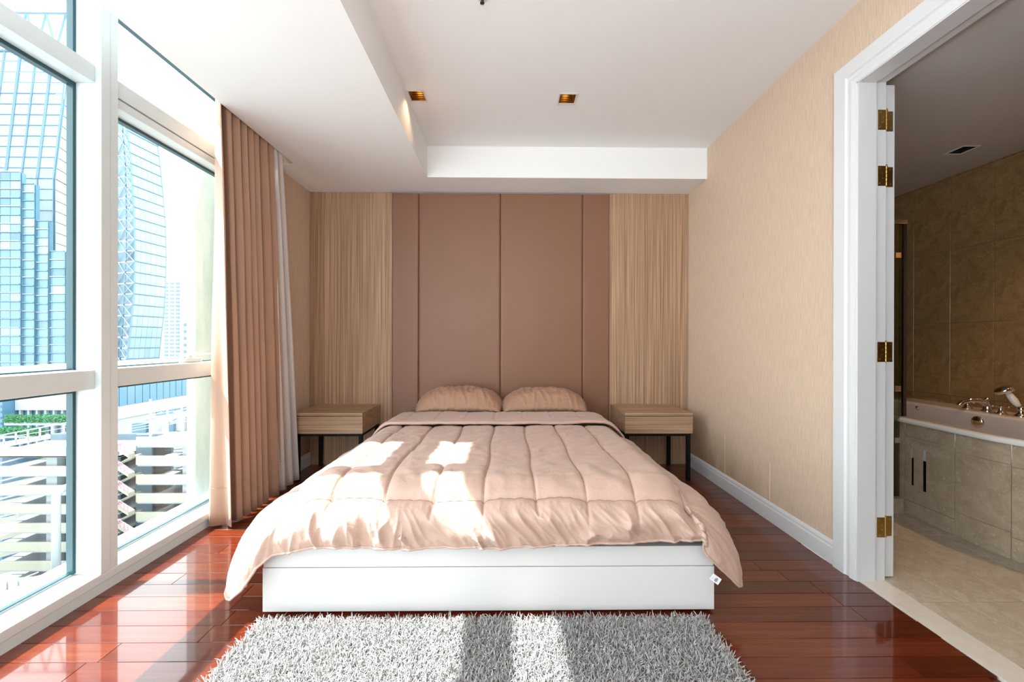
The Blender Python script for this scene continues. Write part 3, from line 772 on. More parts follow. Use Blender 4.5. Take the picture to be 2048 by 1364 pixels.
# turned-back head end of the duvet, a second layer lying on top
def turned_back():
    P = []; xs = [-1.03 + 1.93*i/200 for i in range(201)]
    prof = []
    for k in range(34): prof.append((-.46 - .43*k/33, 0))
    for k in range(1, 9): prof.append((-.89 - .012*math.sin(PI*k/8), -.012 + .012*math.cos(PI*k/8)))
    prof += [(-.87, -.025)]
    for x in xs:
        row = []
        for (y, dz) in prof:
            e = 0; 
            if x < -.86: e = (-.86 - x)/.17
            if x > .72: e = (x - .72)/.18
            z = .592 - .15*e**2.0 + dz
            s = min(abs(x - q) for q in SEAM_X); z -= .006*math.exp(-(s/.010)**2)*(1 if y > -.82 else .2)
            fold = max(0, 1 - abs(y + .86)/.10)
            z += .010*fold + .007*noise.noise((x*5, y*14, 3)) + .005*abs(noise.noise((x*13, y*26, 6)))
            yy = y + .012*noise.noise((x*3.1, 0, 2)) + .02*e + (.018*math.sin(x*2.2) if y < -.7 else 0)
            row.append((x - .0*e, yy, z))
        P.append(row)
    o = obj('turned_back_edge', MB().grid(P), M_duvet, duvet, smooth=True)
    s = o.modifiers.new('loft', 'SOLIDIFY'); s.thickness = .007; s.offset = -1
turned_back()

# ------------------------------------------------------------------ pillows
def pillow(cx, cy, cz, L_, D_, H_, rot, seed, label):
    n, m = 72, 56; P = []; Q = []
    for s_, store in ((1, P), (-1, Q)):
        for i in range(n+1):
            a = -1 + 2*i/n; row = []
            for j in range(m+1):
                b = -1 + 2*j/m
                fx = 1 - .06*(1-b*b)*0 - .055*(1 - abs(a)**2)*0
                x = a*L_/2*(1 - .05*(1 - b*b)*abs(a)**6*-1 - .03*b*b); y = b*D_/2*(1 - .03*a*a)
                ta = max(0, 1 - abs(a)**3.3)**.62; tb = max(0, 1 - abs(b)**2.6)**.62
                e = (1-abs(a)**4)*(1-abs(b)**4)
                sag = -H_*.34*(1 - ta*tb)
                if s_ > 0:
                    rd = (1 - min(1, abs(noise.noise((a*6 + .8*b + seed, b*1.6, 9)))*2.4))**2
                    h_ = H_*.60*ta*tb + .016*noise.noise((a*3.0+seed, b*3, 1))*e**.5 + .013*rd*e**.4*(1.2 - .8*(b+1)/2) + .008*abs(noise.noise((a*13+seed, b*8, 4)))*e**.4
                else: h_ = -H_*.10*ta*tb
                edgew = .010*noise.noise((a*16, seed, 3))*math.exp(-((1+b)/.3)**2)*(1-abs(a)**8)
                row.append((x, y, sag + h_ + edgew))
            store.append(row)
    b_ = MB(); b_.grid(P); b_.grid([r[::-1] for r in Q])
    R = Matrix.Rotation(rot, 3, 'X')
    b_.v = [tuple(Vector((cx, cy, cz)) + R @ Vector(v)) for v in b_.v]
    o = obj('pillow', b_, M_pillow, None, smooth=True, label=label, category='pillow', group='tan pillows at the head of the bed')
    bm = bmesh.new(); bm.from_mesh(o.data); bmesh.ops.remove_doubles(bm, verts=bm.verts, dist=.0004); bmesh.ops.recalc_face_normals(bm, faces=bm.faces); bm.to_mesh(o.data); bm.free()
    return o
pillow(-.427, -.245, .664, .75, .40, .185, .10, 1, 'tan pillow on the left half of the bed, nearer the window')
pillow(.330, -.235, .660, .74, .39, .172, .10, 5, 'tan pillow on the right half of the bed, farther from the window')

# ------------------------------------------------------------------ bedside tables
def bedside(x0, x1, label):
    t = empty('bedside_table', ((x0+x1)/2, -.25, 0), label, 'bedside table', 'wooden bedside tables')
    y0, y1 = -.487, -.004; mt_ = M_ven_h
    obj('table_top', MB().box(x0, x1, y0, y1, .561, .585), mt_, t, bev=.0012)
    obj('side_panel', MB().box(x0, x0+.018, y0+.02, y1, .41, .560), mt_, t, bev=.001)
    obj('side_panel', MB().box(x1-.018, x1, y0+.02, y1, .41, .560), mt_, t, bev=.001)
    obj('drawer_bottom', MB().box(x0+.018, x1-.018, y0+.02, y1, .41, .425), mt_, t, bev=.001)
    obj('drawer_front', MB().box(x0, x1, y0, y0+.019, .41, .556), mt_, t, bev=.0012)
    w_ = .03
    F = MB().box(x0+.01, x1-.01, y0+.02, y0+.02+w_, .385, .4095).box(x0+.01, x1-.01, y1-.02-w_, y1-.02, .385, .4095).box(x0+.01, x0+.04, y0+.05, y1-.05, .385, .4095).box(x1-.04, x1-.01, y0+.05, y1-.05, .385, .4095)
    obj('frame', F, M_black, t)
    for lx in (x0+.01, x1-.01-w_):
        for ly in (y0+.02, y1-.02-w_):
            obj('leg', MB().box(lx, lx+w_, ly, ly+w_, 0, .385), M_black, t, bev=.001)
bedside(-1.805, -1.222, 'bedside table with black legs between the sheer curtain and the bed')
bedside(1.001, 1.58, 'bedside table with black legs between the bed and the right wall')

# ------------------------------------------------------------------ curtains
def curtain_sheet(name, top, bot, z0, z1, m, parent, thick=.004, nz=36, hem=.09, smooth_pts=6, **p):
    def densify(pts):
        out = []
        for i in range(len(pts)-1):
            p0 = Vector(pts[max(i-1, 0)]); p1 = Vector(pts[i]); p2 = Vector(pts[i+1]); p3 = Vector(pts[min(i+2, len(pts)-1)])
            for k in range(smooth_pts):
                t = k/smooth_pts
                q = .5*((2*p1) + (p2-p0)*t + (2*p0-5*p1+4*p2-p3)*t*t + (3*p1-p0-3*p2+p3)*t**3); lin = p1.lerp(p2, t)
                out.append(q.lerp(lin, .25))
        out.append(Vector(pts[-1])); return out
    A, B = densify(top), densify(bot); P = []
    for i, (a, b) in enumerate(zip(A, B)):
        row = []
        for k in range(nz+1):
            t = k/nz; z = z1 + (z0 - z1)*t
            tt = t**.85; x = a.x + (b.x-a.x)*tt; y = a.y + (b.y-a.y)*tt
            x += .006*noise.noise((i*.13, z*1.4, 2))*math.sin(PI*min(1, t*1.3)); y += .006*noise.noise((i*.11, z*1.2, 7))*math.sin(PI*min(1, t*1.3))
            row.append((x, y, z))
        P.append(row)
    o = obj(name, MB().grid(P), m, parent, smooth=True, **p)
    s = o.modifiers.new('cloth', 'SOLIDIFY'); s.thickness = thick
    return o, P
# heavy curtain: plan view of the folds (x towards the room is larger), top and bottom
def pleats(lead, edges):
    out = list(lead)
    for ya, yb in zip(edges, edges[1:]):
        w_ = yb - ya
        out += [(-1.757, ya+.006), (-1.815, ya+.010), (-1.832, ya+.024), (-1.806, ya+.40*w_+.010), (-1.764, ya+.62*w_), (-1.747, ya+.86*w_), (-1.742, yb)]
    return out + [(-1.76, edges[-1]+.01), (-1.85, edges[-1]+.015)]
topc = pleats([(-1.905, -1.16), (-1.875, -1.26), (-1.842, -1.33), (-1.795, -1.395), (-1.755, -1.428), (-1.742, -1.432), (-1.80, -1.37), (-1.815, -1.35), (-1.79, -1.355), (-1.758, -1.365), (-1.742, -1.345)], [-1.345, -1.262, -1.196, -1.128, -1.072, -.975, -.911])
botc = pleats([(-1.902, -1.19), (-1.898, -1.305), (-1.86, -1.312), (-1.80, -1.292), (-1.757, -1.318), (-1.742, -1.322), (-1.80, -1.255), (-1.82, -1.235), (-1.79, -1.235), (-1.758, -1.245), (-1.742, -1.216)], [-1.216, -1.133, -1.062, -1.0, -.93, -.795, -.69])
cur, Pc = curtain_sheet('blackout_curtain', topc, botc, .018, 2.89, M_curtain, None, label='heavy tan pleated curtain drawn back beside the window', category='curtain')
# stitched hem lines
Hs = MB()
hl_ = []
for row in Pc:
    a, b = Vector(row[-4]), Vector(row[-3]); hl_.append(a)
def offs(pts, d):
    out = []
    for i, p in enumerate(pts):
        t = pts[min(i+1, len(pts)-1)] - pts[max(i-1, 0)]; n = Vector((t.y, -t.x, 0)); n = n.normalized() if n.length > 1e-6 else Vector((0, -1, 0)); out.append((p, n*d))
    return out
for d in (.0012, -.0058):
    q = [p + n for p, n in offs([Vector((r[-1][0], r[-1][1], .205)) if False else Vector(r[int(36*.93)]) for r in Pc], d)]
    obj('hem_stitching', MB().tube(q, .0011, 4), M_thread, cur)
tops = [(-1.80, -.93), (-1.752, -.905), (-1.775, -.88), (-1.81, -.86), (-1.76, -.865), (-1.75, -.85), (-1.78, -.83), (-1.83, -.81), (-1.76, -.81), (-1.75, -.79), (-1.78, -.775), (-1.84, -.75)]
bots = [(-1.80, -.75), (-1.746, -.715), (-1.765, -.68), (-1.80, -.66), (-1.755, -.63), (-1.742, -.60), (-1.77, -.57), (-1.82, -.55), (-1.76, -.52), (-1.744, -.500), (-1.775, -.492), (-1.83, -.50)]
curtain_sheet('sheer_curtain', tops, bots, .03, 2.89, M_sheer, None, .002, label='white sheer curtain gathered behind the heavy tan curtain', category='curtain')

# ------------------------------------------------------------------ shag rug
RX0, RX1, RY0, RY1 = -1.045, .850, -3.35, -2.165
rug = obj('shag_rug', MB().box(RX0+.01, RX1-.01, RY0, RY1-.01, .0005, .010), M_rugback, None, bev=.003, label='grey shaggy rug on the floor at the foot of the bed', category='rug')
def shag():
    rng = np.random.default_rng(3)
    A = []
    for (y0, y1, step) in ((-2.60, RY1, .0062), (RY0, -2.60, .014)):
        nx = int((RX1-RX0)/step); ny = int((y1-y0)/step)
        gx, gy = np.meshgrid(np.arange(nx), np.arange(ny)); gx = RX0 + (gx.ravel()+rng.random(nx*ny))*step; gy = y0 + (gy.ravel()+rng.random(nx*ny))*step
        A.append(np.stack([gx, gy], 1))
    A = np.concatenate(A); n = len(A)
    Ln = rng.uniform(.026, .044, n); az = rng.uniform(0, 2*PI, n)
    # the pile leans in tufts
    for i in range(0): pass
    cl = np.sin(A[:, 0]*31+np.sin(A[:, 1]*23)*2)*1.6 + np.sin(A[:, 1]*37+A[:, 0]*13)*1.6; az = az + cl*.45
    lean = rng.uniform(.3, 1.45, n); r = rng.uniform(.0014, .0024, n)
    segs = 4; k = 3
    d = np.stack([np.cos(az), np.sin(az)], 1)
    bend = rng.uniform(-1.6, 1.8, n); az2 = az + rng.uniform(-1.8, 1.8, n)
    pts = np.zeros((n, segs+1, 3)); pts[:, 0, :2] = A; pts[:, 0, 2] = .006
    ang = lean*.4
    for s in range(segs):
        t = (s+1)/segs; a_ = lean*.35 + (lean*.9+.25*bend)*t; azs = az + (az2-az)*t
        st = np.stack([np.cos(azs)*np.sin(a_), np.sin(azs)*np.sin(a_), np.cos(a_)], 1)*(Ln/segs)[:, None]
        pts[:, s+1] = pts[:, s] + st
    pts[:, :, 2] = np.maximum(pts[:, :, 2], .006)
    side = np.stack([-np.sin(az), np.cos(az), np.zeros(n)], 1)
    t_ = pts[:, -1]-pts[:, 0]; t_ /= np.linalg.norm(t_, axis=1)[:, None]; up = np.cross(t_, side)
    V = np.zeros((n, segs+1, k, 3))
    for q in range(k):
        a_ = 2*PI*q/k; off = side*math.cos(a_) + up*math.sin(a_)
        for s in range(segs+1):
            rr = r*(1 if s < segs else .45); V[:, s, q] = pts[:, s] + off*rr[:, None]
    V = V.reshape(-1, 3); base = np.arange(n)[:, None]*((segs+1)*k)
    fl = []
    for s in range(segs):
        for q in range(k): fl.append([s*k+q, s*k+(q+1) % k, (s+1)*k+(q+1) % k, (s+1)*k+q])
    fl = np.array(fl); Q = (base[:, :, None] + fl[None]).reshape(-1, 4)
    me = bpy.data.meshes.new('shag_pile'); me.vertices.add(len(V)); me.vertices.foreach_set('co', V.ravel())
    me.loops.add(Q.size); me.loops.foreach_set('vertex_index', Q.ravel().astype(np.int32))
    me.polygons.add(len(Q)); me.polygons.foreach_set('loop_start', np.arange(0, Q.size, 4, dtype=np.int32))
    me.update(calc_edges=True); me.shade_smooth(); me.materials.append(M_shag)
    o = bpy.data.objects.new('shag_pile', me); COL.objects.link(o); o.parent = rug; o['kind'] = 'stuff'
shag()

# ------------------------------------------------------------------ outside the windows
box('exterior_ledge', (-2.32, -6, -.06), (-2.205, 2, .0), M_roof, bev=0, kind='structure')
box('exterior_wall_fin', (-2.57, -.64, -3), (-2.50, .6, 6), M_extcol, bev=.004, kind='structure')
box('exterior_facade', (-2.75, -6.3, -3.5), (-2.22, 2, -.9), M_white_conc, bev=0, kind='structure')
box('ground', (-400, -60, -46), (150, 420, -45), M_ground, bev=0, kind='structure')
def quadbox(P, t, nrm):   # a thin slab from four corners
    n = Vector(nrm)*t; P = [Vector(p) for p in P]
    b = MB(); b.add(P + [p + n for p in P], [(0, 1, 2, 3), (7, 6, 5, 4), (0, 4, 5, 1), (1, 5, 6, 2), (2, 6, 7, 3), (3, 7, 4, 0)]); return b
def lin(a, b, t): return Vector(a)*(1-t) + Vector(b)*t
def facade(parent, P, nu, nv, m, mm, r=.25, inset=.02, nrm=(0, -1, 0), mull=True, band=None, pane='glass_panel', major=1):
    # P = bottom-left, bottom-right, top-right, top-left
    for j in range(nv):
        for i in range(nu):
            f = lambda u, v: lin(lin(P[0], P[1], u), lin(P[3], P[2], u), v)
            u0, u1, v0, v1 = (i+inset)/nu, (i+1-inset)/nu, (j+inset)/nv, (j+1-inset)/nv
            obj(pane, quadbox([f(u0, v0), f(u1, v0), f(u1, v1), f(u0, v1)], .15, nrm), (band if band and j in band[1] else [m])[0] if band else m, parent)
    if mull:
        off = Vector(nrm)*.3
        for i in range(nu+1):
            a, b = lin(P[0], P[1], i/nu)+off, lin(P[3], P[2], i/nu)+off; obj('mullion', MB().tube([a, b], r*(1.5 if major > 1 and i % major == 0 else 1), 4), mm, parent)
        for j in range(nv+1):
            a, b = lin(P[0], P[3], j/nv)+off, lin(P[1], P[2], j/nv)+off; obj('floor_band', MB().tube([a, b], r*.6, 4), mm, parent)

# tower A: leaning pale glass tower filling the left window
TA = empty('glass_tower', (-190, 150, -45), 'pale leaning glass tower with a gridded face, left of the window post', 'building')
def ax(z): return -170.8 + .105*max(z-62, 0)
zt, zb = 110.0, 62.0
facade(TA, [(ax(zb)-41, 146, zb), (ax(zb), 146, zb), (ax(zt), 146.5, zt), (ax(zt)-41, 146.5, zt)], 7, 12, M_tower, M_mull, .30, .03, major=2)
facade(TA, [(-170.8-41, 146, -10), (-170.8, 146, -10), (-170.8, 146, 62), (-211.8, 146, 62)], 7, 18, M_tower, M_mull, .22, .02)
facade(TA, [(-170.5, 146, -10), (-176, 160, -10), (-176, 160, 62), (-170.5, 146, 62)], 2, 18, M_tower, M_mull_blue, .22, .02, (.93, -.36, 0))
facade(TA, [(-170.5, 146, 62), (-176, 160, 62), (ax(zt)-5.3, 160, zt), (ax(zt)+.3, 146.5, zt)], 2, 12, M_tower, M_mull_blue, .22, .02, (.93, -.36, 0))
obj('core', MB().prism([(-211, 147), (-172.5, 147), (-177, 161), (-211, 165)], -45, 61, 'Z'), M_tower_blue, TA)
obj('core', MB().box(-208, -178, 149.5, 158, 61, 98), M_tower_blue, TA)
K = MB()
x0 = -206; zt2 = 124
for k in range(7):
    xa_, xb_ = x0 + k*7.2, x0 + (k+1)*7.2; K.tube([(xa_, 146, zt), ((xa_+xb_)/2, 146, zt2)], .45, 4); K.tube([((xa_+xb_)/2, 146, zt2), (xb_, 146, zt)], .45, 4)
K.tube([(x0, 146, zt2), (x0+52, 146, zt2)], .5, 4); K.tube([(x0, 146, zt), (x0+52, 146, zt)], .4, 4)
obj('crown_truss', K, M_mull, TA)
# stepped blue block in front of it, added to imitate reflections in its glass
SB = empty('blue_reflection_block', (-180, 140, -45), 'stepped blue banded block standing in for reflections in the leaning glass tower', 'building')
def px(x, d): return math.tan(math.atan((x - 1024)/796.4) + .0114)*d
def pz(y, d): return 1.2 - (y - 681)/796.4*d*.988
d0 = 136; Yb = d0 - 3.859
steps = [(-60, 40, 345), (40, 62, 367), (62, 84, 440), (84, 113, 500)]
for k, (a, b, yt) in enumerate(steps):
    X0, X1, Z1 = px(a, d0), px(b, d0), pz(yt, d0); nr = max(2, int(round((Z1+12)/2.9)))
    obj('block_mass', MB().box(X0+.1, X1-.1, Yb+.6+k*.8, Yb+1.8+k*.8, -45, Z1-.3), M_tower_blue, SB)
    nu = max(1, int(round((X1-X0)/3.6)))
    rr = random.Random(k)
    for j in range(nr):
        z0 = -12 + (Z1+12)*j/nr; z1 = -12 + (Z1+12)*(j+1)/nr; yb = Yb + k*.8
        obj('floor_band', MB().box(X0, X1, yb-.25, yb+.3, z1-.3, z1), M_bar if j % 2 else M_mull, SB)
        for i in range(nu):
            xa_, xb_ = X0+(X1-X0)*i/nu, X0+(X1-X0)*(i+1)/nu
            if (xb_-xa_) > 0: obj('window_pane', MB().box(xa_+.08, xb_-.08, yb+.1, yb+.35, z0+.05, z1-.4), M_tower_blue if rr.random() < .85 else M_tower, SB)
TA.location.x += 2.3; TA.scale.z = .99
# tower B: curved glass tower with a lattice edge
TB = empty('curved_glass_tower', (-148, 155, -45), 'curved glass tower with a diamond lattice edge, seen through the right window', 'building')
prof_ = [(-14, 253, 238, 318), (-6, 255, 240, 318), (13, 266, 247, 328), (20, 269, 249, 330), (35, 271, 252, 332), (50, 268, 252, 330), (67, 262, 250, 322), (83, 253, 243, 313)]
def at(col, z):
    for a, b in zip(prof_, prof_[1:]):
        if z <= b[0]: t = (z-a[0])/(b[0]-a[0]); return a[col]*(1-t)+b[col]*t
    return prof_[-1][col]
def pB(z): return (px(at(2, z), 151), 147.2, z)
def pC(z): return (px(at(1, z), 150), 146.1, z)
def pD(z): return (px(at(3, z), 162), 158.1, z)
def pA(z): return (px(at(2, z)-24, 154), 150.1, z)
nz = 24; zs_ = [-14 + 97*j/nz for j in range(nz+1)]
nBand = Vector((.93, -.36, 0))
for j in range(nz):
    z0, z1 = zs_[j], zs_[j+1]; e = .12
    for i in range(6):
        f = lambda u, z: lin(pC(z), pD(z), u)
        obj('glass_panel', quadbox([f((i+.02)/6, z0+e), f((i+.98)/6, z0+e), f((i+.98)/6, z1-e), f((i+.02)/6, z1-e)], .15, nBand), M_tower, TB)
    obj('floor_band', MB().tube([Vector(pC(z1))+nBand*.2, Vector(pD(z1))+nBand*.2], .22, 4), M_mull_blue, TB)
    obj('lattice_glass', quadbox([pB(z0+e), pC(z0+e), pC(z1-e), pB(z1-e)], .1, (0, 1, 0)), M_tower_blue, TB)
    obj('pale_lattice_glass', quadbox([pA(z0+e), pB(z0+e), pB(z1-e), pA(z1-e)], .1, (0, 1, 0)), M_tower if z1 > 12 else M_tower_blue, TB)
off = Vector((0, -.5, 0))
for j in range(0, nz):
    z0, z1 = zs_[j], zs_[j+1]
    a, b = (pB, pC) if j % 2 == 0 else (pC, pB)
    obj('lattice_bar', MB().tube([Vector(a(z0))+off, Vector(b(z1))+off], .16, 4), M_bar, TB); obj('lattice_bar', MB().tube([Vector(b(z0))+off, Vector(a(z1))+off], .16, 4), M_bar, TB)
    a, b = (pA, pB) if (j//2) % 2 == 0 else (pB, pA)
    za, zb_ = zs_[j - j % 2], zs_[min(nz, j - j % 2 + 2)]
    if j % 2 == 0: obj('lattice_bar', MB().tube([Vector(a(za))+off, Vector(b(zb_))+off], .2, 4), M_bar, TB)
    else: obj('lattice_bar', MB().tube([Vector(b(za))+off, Vector(a(zb_))+off], .12, 4), M_bar, TB)
for fn in (pC, pD, pB): obj('edge_mullion', MB().tube([fn(z) for z in zs_], .3, 5), M_mull, TB)
obj('crown', MB().tube([Vector(pC(83)), Vector(pC(83))+Vector((-4, 2, 12)), Vector(pD(83))+Vector((-8, 0, 4))], .3, 4).tube([Vector(pA(83)), Vector(pC(83))+Vector((-4, 2, 12))], .3, 4), M_mull, TB)
# distant pale residential towers
def flats(xa_, xb_, yt, d, m, wn, label, nw, st=3.1, yb=735):
    X0, X1, Z1, Z0 = px(xa_, d), px(xb_, d), pz(yt, d), pz(yb, d)-15; Y = d - 3.859
    T = empty('residential_tower', ((X0+X1)/2, Y, -45), label, 'building', 'distant residential towers')
    obj('block', MB().box(X0, X1, Y, Y+18, -45, Z1), m, T)
    obj('roof_house', MB().box(X0+(X1-X0)*.15, X0+(X1-X0)*.8, Y+2, Y+14, Z1, Z1+5), m, T)
    n = int((Z1-Z0)/st)
    W_ = MB()
    for c_ in range(nw):
        a = X0+(X1-X0)*(c_+.18)/nw; b = X0+(X1-X0)*(c_+.82)/nw
        for j in range(n):
            z = Z1 - 2.5 - j*st; W_.box(a, b, Y-.25, Y+.1, z-1.4, z)
    obj('window_rows', W_, wn, T, kind='stuff')
flats(327, 361, 560, 330, M_white_conc, M_win, 'tall pale residential tower right beside the curved glass tower', 3)
flats(361, 384, 572, 360, M_white_conc, M_mull_blue, 'farther pale tower next to the exterior wall fin', 2)
flats(366, 390, 640, 250, M_white_conc, M_win, 'lower nearer tower with blue window strips by the wall fin', 2, 4.2)

# podium with white bands, facade running away from the window
PD = empty('white_banded_podium', (-95, 100, -45), 'white banded podium building with a blue glass strip below the curved tower', 'building')
obj('mass', MB().box(-118, -90.2, 86.2, 130, -45, -5.1), M_white_conc, PD)
for k in range(22):
    y = 86.3 + k*1.95; obj('glass_panel', MB().box(-90.2, -90.0, y+.08, y+1.87, -13.95, -6.6), M_win, PD)
for k in range(10):
    y = 98 + k*2.8; obj('glass_panel', MB().box(-90.2, -90.0, y+.05, y+2.75, -18.4, -17.1), M_win, PD)
obj('parapet', MB().box(-90.25, -89.8, 86.2, 130, -16.95, -14.1), M_white_conc, PD)
PD.location.x += 1.2
# terrace block behind the left garage: white slab, window strip, planters
TR = empty('terrace_building', (-80, 78, -45), 'white terrace building with planted ledges behind the parking decks', 'building')
d = 84; Y = d-3.859
obj('slab', MB().box(px(30, d), px(150, d), Y, Y+5.5, pz(822, d), pz(770, d)), M_white_conc, TR)
obj('recess', MB().box(px(30, d), px(150, d), Y+1, Y+5.5, pz(900, d), pz(822, d)), M_win, TR)
for k in range(7): obj('column', MB().box(px(34+k*17, d), px(38+k*17, d), Y+.3, Y+.8, pz(900, d), pz(822, d)), M_white_conc, TR)
obj('glass_wing', MB().box(px(-40, d), px(29, d), Y-2, Y+5.5, -45, pz(795, d)), M_win, TR)
for k in range(9): obj('wing_band', MB().box(px(-40, d), px(29, d), Y-2.3, Y-2, pz(800+k*11, d)-.2, pz(800+k*11, d)+.15), M_mull, TR)
def hedge(X0, X1, Y, z0, z1, seed, label):
    T = empty('hedge', ((X0+X1)/2, Y, z0), label, 'hedge', 'hedges on the planted ledges'); rr = random.Random(seed)
    obj('planter', MB().box(X0, X1, Y-.6, Y+.8, z0-.5, z0), M_white_conc, T)
    b = MB()
    for k in range(2600):
        c = Vector((rr.uniform(X0, X1), Y + rr.uniform(-.9, .3), 0)); h_ = (z1-z0)*(.8+.25*noise.noise((c.x*.9, seed, 0))); c.z = z0 + rr.random()*h_
        a = rr.random()*PI; t = Vector((math.cos(a), math.sin(a)*.6, rr.uniform(-.8, .5)))*.22; n_ = Vector((rr.uniform(-1, 1), rr.uniform(-.5, .5), 1))*.10
        b.add([c-t, c+n_, c+t, c-n_], [(0, 1, 2, 3)])
    obj('foliage', b, M_green, T, kind='stuff')
dh = 80; Yh = dh-3.859
hedge(px(16, dh), px(150, dh), Yh, pz(846, dh), pz(827, dh), 1, 'upper green hedge on the terrace ledge behind the parking decks')
hedge(px(12, dh), px(110, dh), Yh-1.7, pz(867, dh), pz(849, dh), 2, 'lower green hedge on the terrace ledge behind the parking decks')
dr = 75; Yr = dr-3.859
RW = empty('ramp_bridge', (px(60, dr), Yr, -45), 'sloping white ramp with railing in front of the hedges', 'ramp')
obj('deck', quadbox([(px(-40, dr), Yr, pz(905, dr)), (px(160, dr), Yr, pz(868, dr)), (px(160, dr), Yr, pz(862, dr)), (px(-40, dr), Yr, pz(893, dr))], 1, (0, 1, 0)), M_white_conc, RW)
obj('hand_rail', MB().tube([(px(-40, dr), Yr, pz(880, dr)), (px(160, dr), Yr, pz(842, dr))], .12, 5).tube([(px(-40, dr), Yr, pz(886, dr)), (px(160, dr), Yr, pz(852, dr))], .07, 5), M_white_conc, RW)
for k in range(9):
    x = -40+k*24; obj('post', MB().box(px(x, dr)-.1, px(x, dr)+.1, Yr-.1, Yr+.1, pz(895-k*3.9, dr)-.3, pz(880-k*4.5, dr)), M_white_conc, RW)

# parking decks
dg = 63.5; Yg = dg-3.859; u = dg/796.4
PG = empty('parking_garage', (-70, 60, -45), 'cream concrete parking garage with open decks and sloping ramps, left of the stairs', 'building')
XA, XB = px(-45, dg), px(236, dg)
for k in range(8):
    z1 = -15.74 - 3.0*k; obj('parapet', MB().box(XA, XB, Yg, Yg+.25, z1-1.42, z1), M_conc, PG)
    obj('slab', MB().box(XA, XB, Yg+.25, Yg+10, z1-1.7, z1-1.42), M_slab, PG)
    b = MB()   # ramp between two decks with its low wall
    P0 = [(px(-10, dg+8), Yg+8, z1-3.9), (px(95, dg+8), Yg+8, z1-1.5), (px(95, dg+8), Yg+8, z1-.9), (px(-10, dg+8), Yg+8, z1-3.0)]
    obj('ramp_wall', quadbox(P0, .3, (0, 1, 0)), M_conc, PG)
    P0 = [(px(-20, dg+4), Yg+4, z1-4.3), (px(60, dg+4), Yg+4, z1-2.6), (px(60, dg+4), Yg+4, z1-2.35), (px(-20, dg+4), Yg+4, z1-4.0)]
    obj('ramp_kerb', quadbox(P0, .3, (0, 1, 0)), M_white_conc, PG)
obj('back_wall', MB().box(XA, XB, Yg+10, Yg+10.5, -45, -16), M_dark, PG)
for x in (75, 190): obj('column', MB().box(px(x, dg), px(x+22, dg), Yg+1.2, Yg+2.4, -45, -16), M_slab, PG)
obj('roof_deck', MB().box(XA, XB, Yg+.25, Yg+10, -17.4, -17.15), M_roof, PG)
PH = empty('parking_deck_wing', (-52, 60, -45), 'cream parking deck wing half a level higher, right of the stairs', 'building')
XC, XD = px(272, dg), px(470, dg)
for k in range(9):
    z1 = -14.16 - 2.97*k; obj('parapet', MB().box(XC, XD, Yg, Yg+.25, z1-1.42, z1), M_conc, PH)
    obj('slab', MB().box(XC, XD, Yg+.25, Yg+12, z1-1.7, z1-1.42), M_slab, PH)
    R_ = MB()
    for q in range(3): R_.tube([(XC+2, Yg+3, z1-2.9+q*.4), (XD-3, Yg+3, z1-2.2+q*.4)], .05, 4)
    obj('inner_rail', R_, M_mull_blue, PH)
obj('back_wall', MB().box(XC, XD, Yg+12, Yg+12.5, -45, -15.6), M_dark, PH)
for x in (355, 430): obj('column', MB().box(px(x, dg), px(x+24, dg), Yg+1, Yg+2.2, -45, -15.6), M_slab, PH)
obj('roof_deck', MB().box(XC, XD, Yg+.25, Yg+12, -15.2, -14.95), M_roof, PH)
# roof clutter: railing posts with wires and plant boxes
RL = empty('rooftop_railing', (px(330, dg), Yg+2, -15), 'tall white posts with wire lines on the parking roof', 'railing')
for x in (300, 334, 363, 398):
    obj('post', MB().box(px(x, dg+2)-.12, px(x, dg+2)+.12, Yg+2, Yg+2.2, -14.94, pz(800, dg+2)), M_white_conc, RL)
for k in range(7): obj('wire', MB().tube([(px(240, dg+2), Yg+2.1, pz(838+k*5, dg+2)), (px(420, dg+2), Yg+2.1, pz(806+k*5, dg+2))], .06, 4), M_slab, RL)
rr = random.Random(5)
for k in range(5):
    x = px((285, 312, 345, 352, 372)[k], dg+8); z = (-13.2, -12.2, -13.4, -11.6, -12.6)[k]; s = (1.2, .8, .5, .9, .7)[k]
    t = obj('roof_plant', MB().box(x, x+s*2, Yg+6+k*.5, Yg+7+k*.5, -14.9, z).tube([(x, Yg+6+k*.5, z), (x+s*3, Yg+6+k*.5, z+.8)], .1, 4), M_white_conc if k % 2 else M_mull_blue, None, label=('widest low air handling unit', 'tall grey air handling unit', 'smallest white roof box', 'tallest roof unit', 'rightmost roof unit')[k] + ' on the upper parking roof behind the wire railing', category='equipment', group='roof plant units')
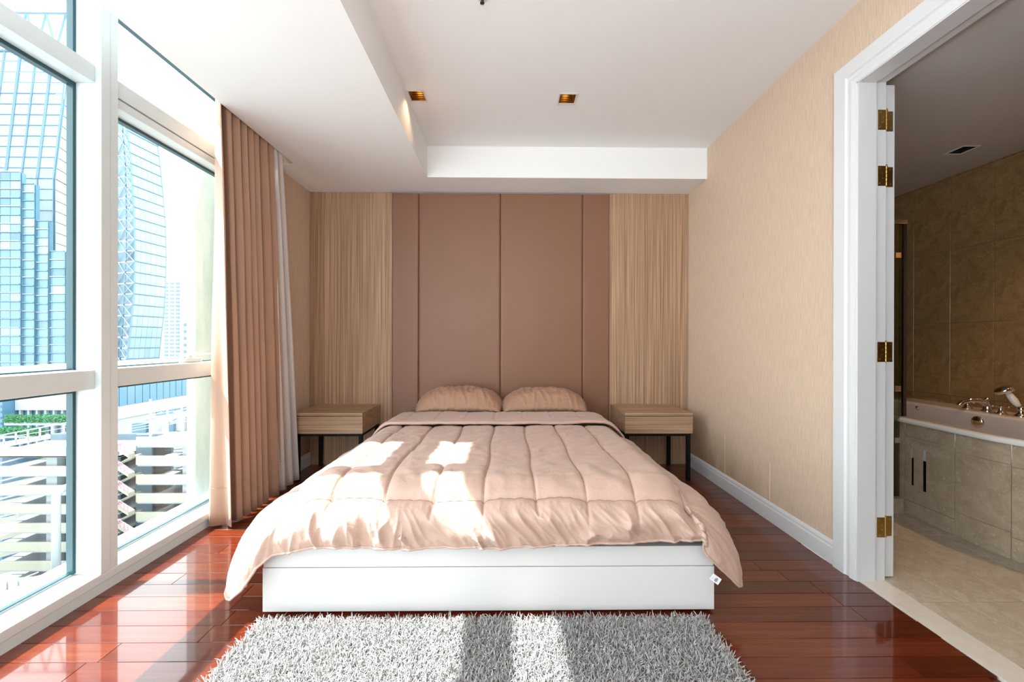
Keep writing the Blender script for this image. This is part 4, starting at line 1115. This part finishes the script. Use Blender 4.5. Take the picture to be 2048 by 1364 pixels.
# zig zag stairs with pink rails
SR = empty('fire_stairs', (px(255, dg), Yg-.5, -45), 'zig zag outdoor stairs with pink handrails between the parking decks', 'stairs')
for k in range(8):
    z1 = -14.5 - 3.0*k; a, b = px(240, dg), px(270, dg)
    obj('landing', MB().box(px(237, dg), a+.3, Yg-1.2, Yg+.2, z1-.9, z1-.6), M_conc, SR)
    obj('flight', quadbox([(a, Yg-1.1, z1-1.1), (b, Yg-1.1, z1-2.6), (b, Yg-1.1, z1-2.1), (a, Yg-1.1, z1-.6)], 1.1, (0, 1, 0)), M_conc, SR)
    Rr = MB()
    for q in range(3): Rr.tube([(a, Yg-1.15, z1+.45-q*.4), (b, Yg-1.15, z1-1.05-q*.4)], .05, 4)
    for q in range(5): t = q/4; Rr.tube([(a+(b-a)*t, Yg-1.15, z1+.45-1.5*t), (a+(b-a)*t, Yg-1.15, z1-.6-1.5*t)], .05, 4)
    obj('handrail', Rr, M_pink, SR)
    S_ = MB()
    for q in range(8): t = q/8; S_.box(b-(b-a)*t-.5, b-(b-a)*t, Yg+.2, Yg+1.2, z1-2.6-1.2*t-.2, z1-2.6-1.2*t)
    obj('return_steps', S_, M_conc, SR)
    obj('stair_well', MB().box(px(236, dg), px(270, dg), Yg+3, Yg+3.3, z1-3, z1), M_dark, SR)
# white duct bending over in front of the left decks
dd = 58; Yd = dd-3.859
DU = MB(); pts = [(px(119, dd), Yd+3, pz(990, dd))] + [(px(112.5, dd) + .55*math.sin(a)*0, Yd + 1.5 + 1.5*math.cos(a), pz(995, dd) + .9*math.sin(a)) for a in [PI*k/8 for k in range(0, 9)]] + [(px(112.5, dd), Yd, -45)]
obj('white_duct', DU.tube(pts, .48, 12), M_white_conc, None, smooth=True, label='white vertical duct with a curved top in front of the parking decks', category='duct')
# low roofs at the foot of the view
LR = empty('low_roof', (-60, 40, -45), 'low white roof with stepped parapet and pipes at the foot of the parking garage', 'building')
dl = 52; Yl = dl-3.859
obj('roof_slab', MB().box(px(-120, dl), px(200, dl), Yl-26, Yl, -45, pz(1172, dl)), M_white_conc, LR)
for k in range(6): obj('parapet_block', MB().box(px(-30+k*22, dl), px(-12+k*22, dl), Yl-1, Yl-.3, pz(1172, dl), pz(1158-k*1.5, dl)), M_white_conc, LR)
rr = random.Random(11); K = MB()
for k in range(26):
    x = px(10+rr.random()*55, dl+3); z = -34+rr.random()*3; K.tube([(x, Yl+2, z-1), (x+3+rr.random()*2, Yl+2.5, z+.8)], .09, 4)
obj('pipes', K, M_slab, LR)
obj('roof_slab', MB().box(px(225, dl), px(520, dl), Yl-26, Yl+3, -45, pz(1120, dl)), M_white_conc, LR)
